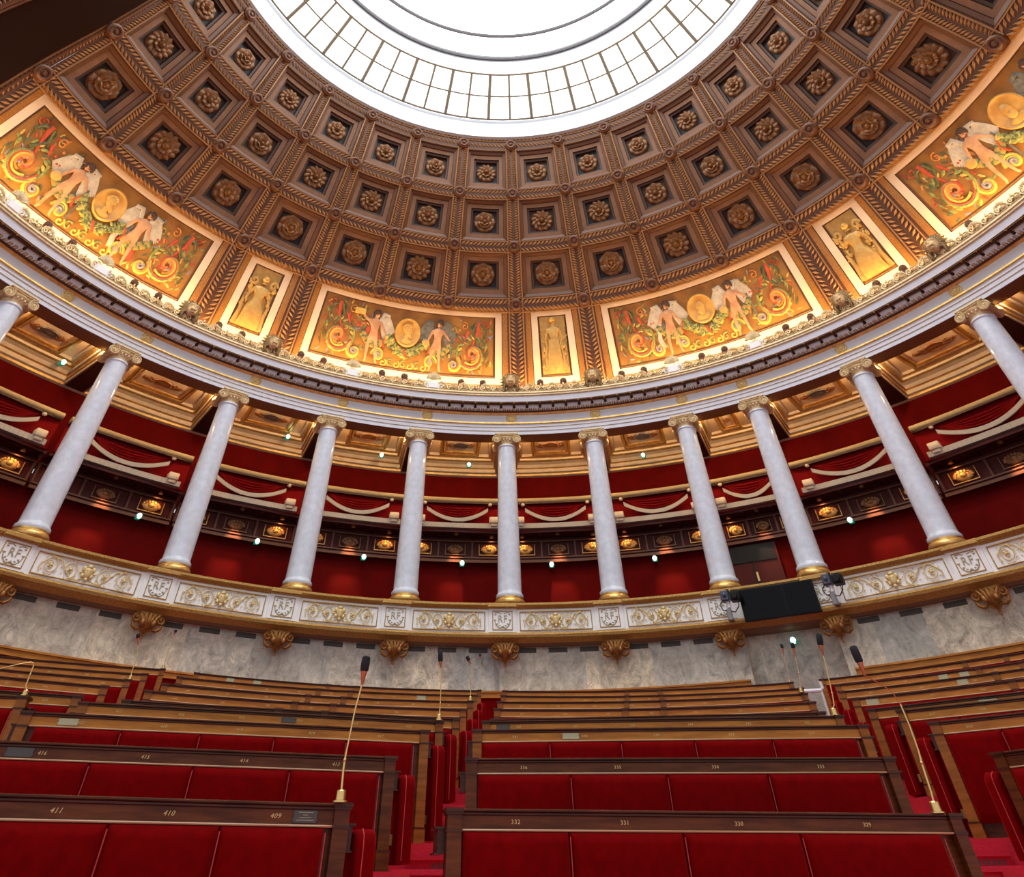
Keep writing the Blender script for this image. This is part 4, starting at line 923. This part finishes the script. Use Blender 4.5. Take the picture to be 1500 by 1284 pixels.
# dark doorway in the lower gallery wall
ta, tb = at_R(1068, 835, 17.5)[0], at_R(1141, 825, 17.5)[0]
m = MB(); F = lambda x, y, z: P(17.5 + y, ta + (tb-ta)*x, z)
m.box(0, 1, -.06, .04, 6.75, 7.22, 0, F); m.box(0, 1, -.04, .04, 5.2, 6.75, 1, F); m.box(.48, .52, -.06, .0, 5.2, 6.75, 0, F); m.box(.52,.56,-.12,-.05,6.2,6.45,2,F); m.box(-.05,0,-.05,.04,5.2,7.22,1,F); m.box(1,1.05,-.05,.04,5.2,7.22,1,F)
struct(m.build('door_1', ['black', 'red_dark', 'brass']))
# ------------------------------------------------------------------ benches
HR = [.39, .84, 1.23, 1.49, 1.64, 2.05, 2.42, 2.80, 3.17]
FL = [-.25, .12, .33, .70, .90, 1.25, 1.62, 2.00, 2.37]
class Line:                                            # one bench line: x along it, y away from the hall's centre, z height
    def __init__(s, row, p0, p1):
        s.h = HR[row]; s.f = FL[row]; s.row = row
        s.A = at_z(*p0, s.h); s.B = at_z(*p1, s.h); s.A.z = s.B.z = 0
        s.L = (s.B - s.A).length; s.t = (s.B - s.A) / s.L; s.n = Vector((-s.t.y, s.t.x, 0))
        s.b = s.L**2 / (8*14) if row >= 5 else 0
    def __call__(s, x, y, z):
        q = max(0, min(1, x / s.L)); p = s.A + s.t*x + s.n*(y + 4*s.b*q*(1-q)); return Vector((p.x, p.y, z + ZO))
    def x_at(s, px):                                   # where the picture column px meets the line
        best = None
        for k in range(401):
            x = -.2 + (s.L+.4)*k/400; v = s(x, -.05, s.h-.1) - CAM; u = PX + FP*v.dot(CR)/v.dot(CF)
            if best is None or abs(u-px) < best[0]: best = (abs(u-px), x)
        return best[1]
WS = {}
BN = {'L': 'left', 'C': 'centre', 'R': 'right', 'F': 'far left'}
def bench(blk, row, p0, p1, seams, nums, label, posts=(), ends=(1, 1), ital=0):
    ln = Line(row, p0, p1); WS[(blk, row)] = ln; h, f, L = ln.h, ln.f, ln.L; pw = .105
    root = thing('bench', ln(L/2, 0, f), label, 'bench', f'benches of the {BN[blk]} block')
    l = Vector(root.location); bl = lambda mb, nm, mats, par=root, s=45: mb.build(nm, mats, parent=par, smooth=s, loc=l)
    x0 = pw if ends[0] else 0; x1 = L - pw if ends[1] else L; nx = 10 if ln.b else 2
    def sweep(mb, prof_, xa, xb, mi=0):
        n = len(prof_); vs = []; fs = []
        for k in range(nx + 1):
            for y, z in prof_: vs.append(ln(xa + (xb-xa)*k/nx, y, z))
        for k in range(nx):
            for j in range(n): fs.append((k*n+j, k*n+(j+1) % n, (k+1)*n+(j+1) % n, (k+1)*n+j)[::-1])
        fs += [tuple(range(n)), tuple(nx*n + j for j in range(n))[::-1]]; mb.add(vs, fs, mi)
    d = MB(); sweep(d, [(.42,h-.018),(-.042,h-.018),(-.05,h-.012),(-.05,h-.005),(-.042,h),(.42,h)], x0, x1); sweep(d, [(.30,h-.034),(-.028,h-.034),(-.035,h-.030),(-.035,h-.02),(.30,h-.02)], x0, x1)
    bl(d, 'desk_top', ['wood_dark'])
    a = MB(); sweep(a, [(.02,h-.105),(-.02,h-.105),(-.02,h-.03),(.02,h-.03)], x0, x1); fo = bl(a, 'fascia', ['wood' if row < 2 else 'wood_lit'])
    a = MB(); sweep(a, [(.02,h-.114),(-.034,h-.114),(-.038,h-.108),(-.034,h-.103),(.02,h-.103)], x0, x1); a.build('bead_moulding', ['bead'], parent=fo, loc=l, smooth=45)
    a = MB(); sweep(a, [(.10,f-.02),(.02,f-.02),(.02,h-.03),(.10,h-.03)], 0, L); bl(a, 'back_board', ['wood'])
    sx = sorted(ln.x_at(s) if s > -900 else 0 for s in seams) if isinstance(seams, (list, tuple)) else [x0 + (x1-x0)*k/seams for k in range(seams+1)]
    pxs = [ln.x_at(p) for p in posts]
    zt, zb = h-.116, f+.10
    for k, (xa, xb) in enumerate(zip(sx, sx[1:])):
        c = MB(); w = xb-xa; e = .003; hz = zt-zb; OF = [0, .003, .010, .022, .040, .065]
        us = OF + [w*.35, w*.65] + [w-o for o in OF[::-1]]; vs_ = OF + [hz*.4, hz*.65] + [hz-o for o in OF[::-1]]
        def cf(u, v):
            uu = us[round(u*13)]; vv = vs_[round(v*13)]; d_ = min(uu, w-uu, .065, vv, hz-vv)
            y = -.006 - .080*math.sqrt(max(0, 1-(1-d_/.065)**2)) - .012*(math.sin(math.pi*uu/w)*math.sin(math.pi*vv/hz))
            return ln(xa+e+(w-2*e)*uu/w, y, zb + vv)
        c.grid(cf, 13, 13, 0); cu = bl(c, 'backrest_cushion', ['velvet'], s=80)
        g = MB(); g.tube([ln(xb, -.066, zb + (zt-.025-zb)*q/5) for q in range(6)], .0045, 6); g.build('seam_sheen', ['velvet_seam'], parent=cu, loc=l)  # thin pale line for the sheen along the cushion seam
        if nums and k < len(nums) and nums[k]:
            me = text_mesh(nums[k], .033, .0015, ital, 1.3); me.materials.append(M['number'])
            t = bpy.data.objects.new('seat_number', me); COL.objects.link(t); t.parent = fo
            xm = (xa+xb)/2; p = ln(xm, -.0215, h-.066); tv = (ln(xm+.05, 0, 0) - ln(xm-.05, 0, 0)).normalized()
            t.location = p - l; t.rotation_euler = (0, 0, math.atan2(tv.y, tv.x))
    st = MB(); sweep(st, [(.0,f+.0),(-.34,f+.0),(-.37,f+.02),(-.37,f+.09),(-.33,f+.12),(.0,f+.11)], x0 + (.5 if ends[0] else 0), x1 - (.5 if ends[1] else 0))
    bl(st, 'seat', ['velvet'])
    ex = ([(0, pw)] if ends[0] else []) + ([(L-pw, L)] if ends[1] else []) + [(p-.05, p+.05) for p in pxs]
    for xa, xb in ex:
        e = MB(); big = (xa == 0 or xb == L)
        e.box(xa, xb, -.045, .10, f-.02, h-.02, 0, ln); e.box(xa-.006, xb+.006, -.052, .10, h-.118, h-.104, 1, ln); e.box(xa-.014, xb+.014, -.068, .16, h-.016, h+.003, 1, ln); e.box(xa-.008, xb+.008, -.056, .14, h-.03, h-.016, 1, ln)
        e.box(xa-.008, xb+.008, -.058, .11, f-.02, f+.10, 0, ln); e.box(xa-.010, xb+.010, -.062, .11, f+.10, f+.113, 1, ln)
        eo = bl(e, 'end_post', ['wood' if row < 2 else 'wood_half_lit', 'wood_dark'])
        if row < 4 and big:
            s = 1 if xb == L else -1; xx = xb if s > 0 else xa; q = MB(); lo, hi = sorted((xx, xx + s*.055)); q.box(lo, hi, .06, .30, h-.22, h-.10, 0, ln); lo, hi = sorted((xx, xx + s*.075)); q.box(lo, hi, .04, .32, h-.10, h-.088, 0, ln); q.box(lo-.0, hi-.01, .05, .31, h-.225, h-.215, 0, ln)
            q.build('shelf_end', ['wood_dark'], parent=eo, loc=l)
    return ln
RW = ['front row', 'second row', 'third row', 'fourth row', 'fifth row', 'sixth row', 'seventh row', 'eighth row', 'topmost row']
Cpx = [((655,1184),(1400,1192)),((683,1111),(1306,1109)),((693,1069),(1268,1062)),((707,1056.4),(1233,1048)),((719,1053.6),(1206.7,1043)),((724,1038),(1193,1028)),((729,1027.4),(1181.5,1015)),((734,1018.4),(1176,1007.5)),((736.5,1011.4),(1161,999))]
Cs = [[677,833,1000,1172,1378],[699,835,976,1124.6,1288],[705,805,909,1017,1130.6,1253],6,6,7,8,9,10]
Cn = [['332','331','330','329'],['336','335','334','333'],['341','340','339','338','337'],['347','346','345','344','343','342'],None,['359','358','357','356','355','354','353'],['367','366','365','364','363','362','361','360'],['376','375','374','373','372','371','370','369','368'],None]
Cp = [(),(),(),(),(),(916.5,973),(918,972),(919,970),(919,968)]
for r in range(9): bench('C', r, *Cpx[r], Cs[r], Cn[r], f'red velvet bench of the centre block, {RW[r]}' + (', numbered 329 to 332' if r == 0 else ', numbered 333 to 336' if r == 1 else ' from the camera' if r < 8 else ' by the marble wall'), Cp[r])
Lpx = [((-170,1156.8),(512,1177.5)),((-170,1078),(579,1109)),((34,1042),(627.6,1070.6)),((117,1028),(648,1057)),((180,1025.4),(671.6,1053)),((213,1011),(682,1038.5)),((238,1001),(692,1027)),((260,991),(698,1018)),((285,985),(704,1011))]
Ls = [[-170,-10,162,325,477],[-170,-20,134,285,425,556],[52,179,295,403,507,606],6,6,7,8,9,10]
Lnm = [['','411','410','409'],['','416','415','414','413'],['421','420','419','418','417'],['427','426','425','424','423','422'],['433','432','431','430','429','428'],['440','439','438','437','436','435','434'],['448','447','446','445','444','443','442','441'],['457','456','455','454','453','452','451','450','449'],None]
Lp = [(),(),(),(),(405,474),(430,487),(450,502),(465.5,513),(480,522)]
for r in range(9): bench('L', r, *Lpx[r], Ls[r], Lnm[r], f'red velvet bench of the left block, {RW[r]}' + (', numbered 409 to 411' if r == 0 else ', numbered 413 to 416' if r == 1 else ' from the camera' if r < 8 else ' by the marble wall'), Lp[r], ends=(0 if r < 2 else 1, 1), ital=.25 if r < 3 else 0)
Rpx = [((1456,1103),(1640,1078)),((1361,1058),(1640,1028)),((1314,1041),(1640,1006)),((1271,1039),(1640,996)),((1248,1023),(1640,974)),((1229,1012.7),(1640,957)),((1223,1003),(1640,946)),((1201,995),(1640,930))]
Rn = [None,['563','562'],['567','566','565'],None,['578','577','576','575'],['583','582','581','580'],['589','588','587','586','585'],['595','594','593','592','591']]
Rp = [(),(),(),(),(1487,),(1462,),(1436,1500),(1414,1475)]
for k in range(8):
    r = k + 1; bench('R', r, *Rpx[k], [2,3,4,4,5,5,6,6][k], Rn[k], f'red velvet bench of the right block, {["nearest at the photo edge","second from the camera","third from the camera","fourth from the camera","fifth from the camera","sixth from the camera","seventh from the camera","topmost by the marble wall"][k]}', Rp[k], ends=(1, 0))
Fpx = [((-130,1012),(43,1020)),((-130,1002),(121,1019)),((-130,976),(159,1005)),((-130,966),(192,995.6)),((-130,957),(217,987)),((-130,946),(242,980))]
Fn = [None,['554','553','552'],['559','558','557','556','555'],['564','563','562','561','560'],['570','569','568','567','566','565'],None]
for k in range(6):
    r = k + 3; bench('F', r, *Fpx[k], [2,3,5,5,6,6][k], [None]*6 if Fn[k] is None else Fn[k], f'red velvet bench of the far left block, {["nearest, carrying a bent microphone","second from the camera","third from the camera","fourth from the camera","fifth from the camera","topmost by the marble wall"][k]}', (), ends=(0, 1))
# dado that carries the wood rail along the foot of the marble wall
m = MB()
for a, b in ((-96, tA-.3), (tB+.6, 96)):
    m.rev([(15.12,2.0,1),(15.12,3.36,0),(15.08,3.37,0),(15.08,3.47,0),(15.04,3.475,0),(15.04,3.51,0),(15.2,3.52,0)], a, b, 60)
struct(m.build('trim_9', ['wood_lit', 'velvet']))
# folded aisle seats
def folding_seat(blk, row, s, label):
    ln = WS[(blk, row)]; x = ln.L + .08 if s > 0 else -.08; h, f = ln.h, ln.f
    root = thing('folding_seat', ln(x, .3, f), label, 'folding seat', 'folded aisle seats'); l = Vector(root.location)
    G = lambda u, v, w: ln(x + s*u, v, w)
    b = MB(); z0, z1 = f+.03, h-.115; y0, y1 = .0, .46; c = .06
    ol = [(y0,z0),(y1,z0),(y1,z1-.02),(y1-c,z1),(y0+c,z1),(y0+.01,z1-.03),(y0,z1-.08)]; n = len(ol)
    lay = [(0,.012),(.015,0),(.125,0),(.14,.012)]; vs = []
    for u, ins in lay:
        cy, cz = (y0+y1)/2, (z0+z1)/2
        for y, z in ol: vs.append((u, y + (cy-y)*ins*5, z + (cz-z)*ins*3))
    fs = [tuple(range(n)), tuple(3*n+k for k in range(n))[::-1]] + [(j*n+k, (j+1)*n+k, (j+1)*n+(k+1) % n, j*n+(k+1) % n) for j in range(3) for k in range(n)]
    b.add(vs, fs, 0, G); b.build('cushion', ['velvet'], parent=root, smooth=50, loc=l)
    p = MB(); p.tube([G(.05, y, z) for y, z in [(y0-.002,z0+.02),(y0-.002,z1-.08),(y0+.012,z1-.028),(y0+c,z1+.002)]], .004, 5); p.build('seam_sheen', ['velvet_seam'], parent=root, loc=l)
    p = MB(); p.box(-.03, .02, .2, .3, f+.15, f+.22, 0, G); p.build('hinge', ['brass'], parent=root, loc=l)
for r in range(8): folding_seat('L', r, 1, f'folded red aisle seat at the right end of the left block, {RW[r]}')
for k in range(6): folding_seat('R', k+1, -1, f'folded red aisle seat at the left end of the right block, {["nearest","second","third","fourth","fifth","sixth"][k]} from the camera')
# stairs and terraces
m = MB(); rows = {'LC': [(WS[('L', r)](WS[('L', r)].L + .0, 0, 0), WS[('C', r)](0, 0, 0), FL[r]) for r in range(9)],
        'CR': [(WS[('C', r)](WS[('C', r)].L, 0, 0), WS[('R', r)](0, 0, 0), FL[r]) for r in range(1, 9)],
        'FL': [(WS[('F', r)](WS[('F', r)].L, 0, 0), WS[('L', r)](0, 0, 0), FL[r]) for r in range(3, 9)]}
def step(mb, a0, b0, a1, b1, z, zlow, grille):
    A0, B0_, A1, B1 = [Vector((p.x, p.y, 0)) for p in (a0, b0, a1, b1)]; dn = ((A0+B0_)-(A1+B1)).normalized()*.03
    z += ZO; zlow += ZO; Z = lambda p, zz: Vector((p.x, p.y, zz))
    mb.add([Z(A0+dn, z), Z(B0_+dn, z), Z(B1, z), Z(A1, z), Z(A0+dn, z-.035), Z(B0_+dn, z-.035), Z(A0, z-.04), Z(B0_, z-.04), Z(A0, zlow), Z(B0_, zlow)], [(0,1,2,3),(4,5,1,0),(6,7,5,4),(8,9,7,6)], 0)
    if grille:
        w = (B0_-A0); hh = z-.04-zlow
        for k in range(10):
            t0 = .42 + .053*k; t1 = t0 + .028; o = dn*.12
            q = [A0 + w*t0 + o, A0 + w*t1 + o]; mb.add([Z(q[0], zlow+hh*.18), Z(q[1], zlow+hh*.18), Z(q[1], zlow+hh*.78), Z(q[0], zlow+hh*.78)], [(0,1,2,3)], 1)
for key, rw in rows.items():
    a0, b0, f0 = rw[0]; a1, b1, f1 = rw[1]
    rw = [(a0*2-a1, b0*2-b1, f0-.37)] + rw
    zp = rw[0][2] - .4
    for (a0, b0, f0), (a1, b1, f1) in zip(rw, rw[1:]):
        am, bm = (a0+a1)/2, (b0+b1)/2
        step(m, a0, b0, am, bm, f0, zp, True); step(m, am, bm, a1, b1, (f0+f1)/2, f0, True); zp = (f0+f1)/2
    a, b, f = rw[-1]; d = ((a+b)/2); d.z = 0; d = d.normalized()*(15.2-d.length); step(m, a, b, a+d, b+d, f, zp, False)
struct(m.build('stairs', ['carpet', 'vent'], smooth=0))
m = MB()
for (blk, r), ln in WS.items():
    nx_ = WS.get((blk, r+1)); y0 = -.5 if r else -.8
    A, B = ln(0, y0, 0), ln(ln.L, y0, 0)
    if nx_: A1, B1 = nx_(0, -.5, 0), nx_(nx_.L, -.5, 0)
    else: A1, B1 = ln(0, 1.5, 0), ln(ln.L, 1.5, 0)
    za, zb = ln.f + ZO - .02, max(0, (FL[r-1] if r else -1.5) + ZO - .3)
    V = lambda p, z: Vector((p.x, p.y, z)); m.add([V(A, za), V(B, za), V(B1, za), V(A1, za), V(A, zb), V(B, zb), V(A1, zb), V(B1, zb)], [(0,1,2,3),(4,5,1,0),(4,0,3,6),(5,7,2,1)], 0)
struct(m.build('floor_terraces', ['carpet'], smooth=0))
m = MB(); m.grid(lambda u, v: Vector((-19+38*u, -10+28*v, 0)), 2, 2); struct(m.build('floor', ['carpet'], smooth=0))
# name plates
def plaque(x, y, blk, row, w, h, dark, label):
    ln = WS[(blk, row)]; xx = ln.x_at(x); p = ln(xx, -.024, ln.h-.066); tv = (ln(xx+.05,0,0)-ln(xx-.05,0,0)).normalized()
    root = thing('name_plate', None, label, 'plate', 'plates on the benches', Matrix.Translation(p) @ Matrix.Rotation(math.atan2(tv.y, tv.x), 4, 'Z'))
    m = MB(); m.box(-w/2, w/2, -.006, .004, -h/2, h/2, 0, None, .002)
    for s in (-1, 1):
        for t in (-1, 1): m.ball((s*w/2, -.004, t*h*.28), (.008,.004,.009), nu=6, nv=4)
    m.build('plate', ['plaque_dark' if dark else 'plaque'], parent=root)
    if row == 0:
        q = MB()
        for k, wd in enumerate((.62, .22, .5, .74)): q.box(-w*wd/2, w*wd/2, -.0075, -.005, h*(.30-.2*k), h*(.34-.2*k))
        q.build('engraving', ['plaque'], parent=root)
for a in ((447,1193,'L',0,.16,.062,1,'dark engraved plate on the front left bench beside number 409'),(25,1097,'L',1,.21,.06,1,'dark plate on the second left bench beside number 416'),(97,1053,'L',2,.19,.055,0,'pale brass plate on the third left bench beside number 421'),
          (837,1080,'C',2,.19,.055,0,'brass plate on the third centre bench beside number 340'),(737,1066,'C',3,.17,.055,1,'grey plate at the left end of the fourth centre bench'),(423,1059,'L',3,.17,.05,1,'grey plate on the fourth left bench, right half'),
          (1279,1028,'R',5,.19,.07,0,'pale brass plate at the left end of a right-block bench'),(1383,986,'R',7,.17,.07,0,'left one of two pale plates on an upper right bench'),(1413,981,'R',7,.17,.07,0,'right one of two pale plates on an upper right bench'),(1411,994,'R',6,.17,.07,0,'pale plate below the pair on the upper right benches'),(1450,1022,'R',4,.21,.06,0,'pale plate on a right-block bench near the photo edge'),
          (337,994,'L',8,.17,.07,0,'pale plate on the topmost left bench, left one of a pair'),(376,997,'L',8,.17,.07,0,'pale plate on the topmost left bench, right one of a pair'),(617,1020,'L',7,.19,.08,0,'pale plate on an upper left bench near the aisle')): plaque(*a)
# microphones
def mic(base, row, path, head, k, label, bent=None):
    b = at_z(*base, HR[row]); D = math.hypot(b.x-CAM.x, b.y-CAM.y); root = thing('microphone', b, label, 'microphone', 'gooseneck microphones on the bench ends'); l = Vector(b)
    c = MB(); c.lathe([(.050*k,.0),(.050*k,.008),(.034*k,.012),(.032*k,.055*k),(.028*k,.06*k),(.01,.06*k)], 20); c.build('base', ['brass'], parent=root)
    pts = [b + Vector((0,0,.055*k))] + [at_D(x, y, D) for x, y in path]
    s = MB(); n = len(pts); s.tube(pts, [.0085*k if i < n*.4 else .0065*k for i in range(n)], 8)
    if n > 3: p = pts[2]; s.ball(p, .012*k)
    s.build('stem', ['brass'], parent=root, smooth=60, loc=l)
    if head:
        a, e = at_D(*head[0], D), at_D(*head[1], D); v = e-a; st = pts[-1]
        q = MB()
        if bent: q.tube([pts[-1]] + [at_D(x, y, D) for x, y in bent], .004*k, 6); st = at_D(*bent[-1], D)
        q.tube([st + (a-st)*t for t in (0,.5,.9,1.0)], [.008*k,.016*k,.024*k,.022*k], 10); q.build('neck', ['amber'], parent=root, smooth=60, loc=l)
        q = MB(); q.tube([a - v*.05, a + v*.06, a + v*.5, a + v*.92, e], [.024*k,.032*k,.034*k,.031*k,.020*k], 14); q.build('windscreen', ['foam'], parent=root, smooth=50, loc=l)
mic((498,1175),0,[(503,1128),(505,1113),(508,1098),(520,1040),(530,1003)],[(533.5,982),(537,961)],1,'tall gooseneck microphone on the front left bench, nearest left of the aisle')
mic((643,1055),3,[(644,1042),(645,1030),(646,1005),(645.5,978)],[(645.3,968),(645,952)],1.05,'gooseneck microphone on the fourth left bench beside the centre aisle')
mic((689,1026),6,[(689.5,1010),(690.3,1000),(690.5,985),(689,972)],[(687,967),(684,961)],1.05,'gooseneck microphone with bent tip on the seventh left bench beside the aisle')
mic((702.5,1010),8,[(703.5,998),(704,985),(703.3,965)],[(703.3,961),(703.4,957)],.75,'slim microphone on the topmost left bench beside the centre aisle')
mic((190,995),6,[(192.5,985),(197,972),(200,965),(202,945)],[(202.6,934),(202,928)],1,'kinked microphone on a far left bench, left one of two before the marble wall')
mic((239,979),8,[(243,965),(248,950),(255,930)],[(256.5,926),(258,922)],.9,'straight leaning microphone on the topmost far left bench')
mic((35,1019),3,[(38,1003),(44,988),(49,975),(49,971),(45,969.5),(25,973),(0,979),(-14,984)],[(-18,985),(-26,988)],.9,'microphone bent over to the left at the photo edge')
mic((1374,1191),0,[(1364,1160),(1350,1117),(1345,1098),(1332,1062),(1319,1031)],[(1259,969),(1249,946)],1.15,'large black-headed microphone on the front centre bench, right end',bent=[(1306,1012),(1285,999),(1267,989)])
mic((1223.5,1048),3,[(1222,1032),(1219,1015),(1212,985),(1206,960)],[(1202,944),(1199,928)],1.25,'tall microphone with amber neck on the fourth centre bench, right end')
mic((1174,1014),6,[(1172,995),(1170,985),(1165,962)],[(1162,949),(1160.5,941)],1.1,'gooseneck microphone on the seventh centre bench, right end')
mic((1157,1000),8,[(1155.5,988),(1153,978),(1148,960)],[(1146,949),(1144.5,943)],1,'gooseneck microphone on the topmost centre bench, right end')
# white handrail beside the right-hand stairs
m = MB(); pts = [at_D(x, y, 19.2) for x, y in ((1168,1013),(1180,1012),(1203,1010.5),(1205,1007),(1201,998))]; m.tube(pts, .035, 8)
m.tube([pts[1], pts[1] - Vector((0,0,.9))], .025, 8); m.tube([pts[2], pts[2] - Vector((0,0,.9))], .025, 8)
tag(m.build('handrail', ['white_metal']), 'white metal handrail by the marble wall at the top of the right-hand stairs', 'handrail')
# ------------------------------------------------------------------ light
w = bpy.data.worlds.new('world'); SC.world = w; w.use_nodes = True
bg = w.node_tree.nodes['Background']; bg.inputs[0].default_value = (.90, .95, 1.0, 1); bg.inputs[1].default_value = .85
vs = SC.view_settings; vs.view_transform = 'Standard'; vs.look = 'None'; vs.gamma = 1; vs.use_curve_mapping = False; vs.exposure = 0
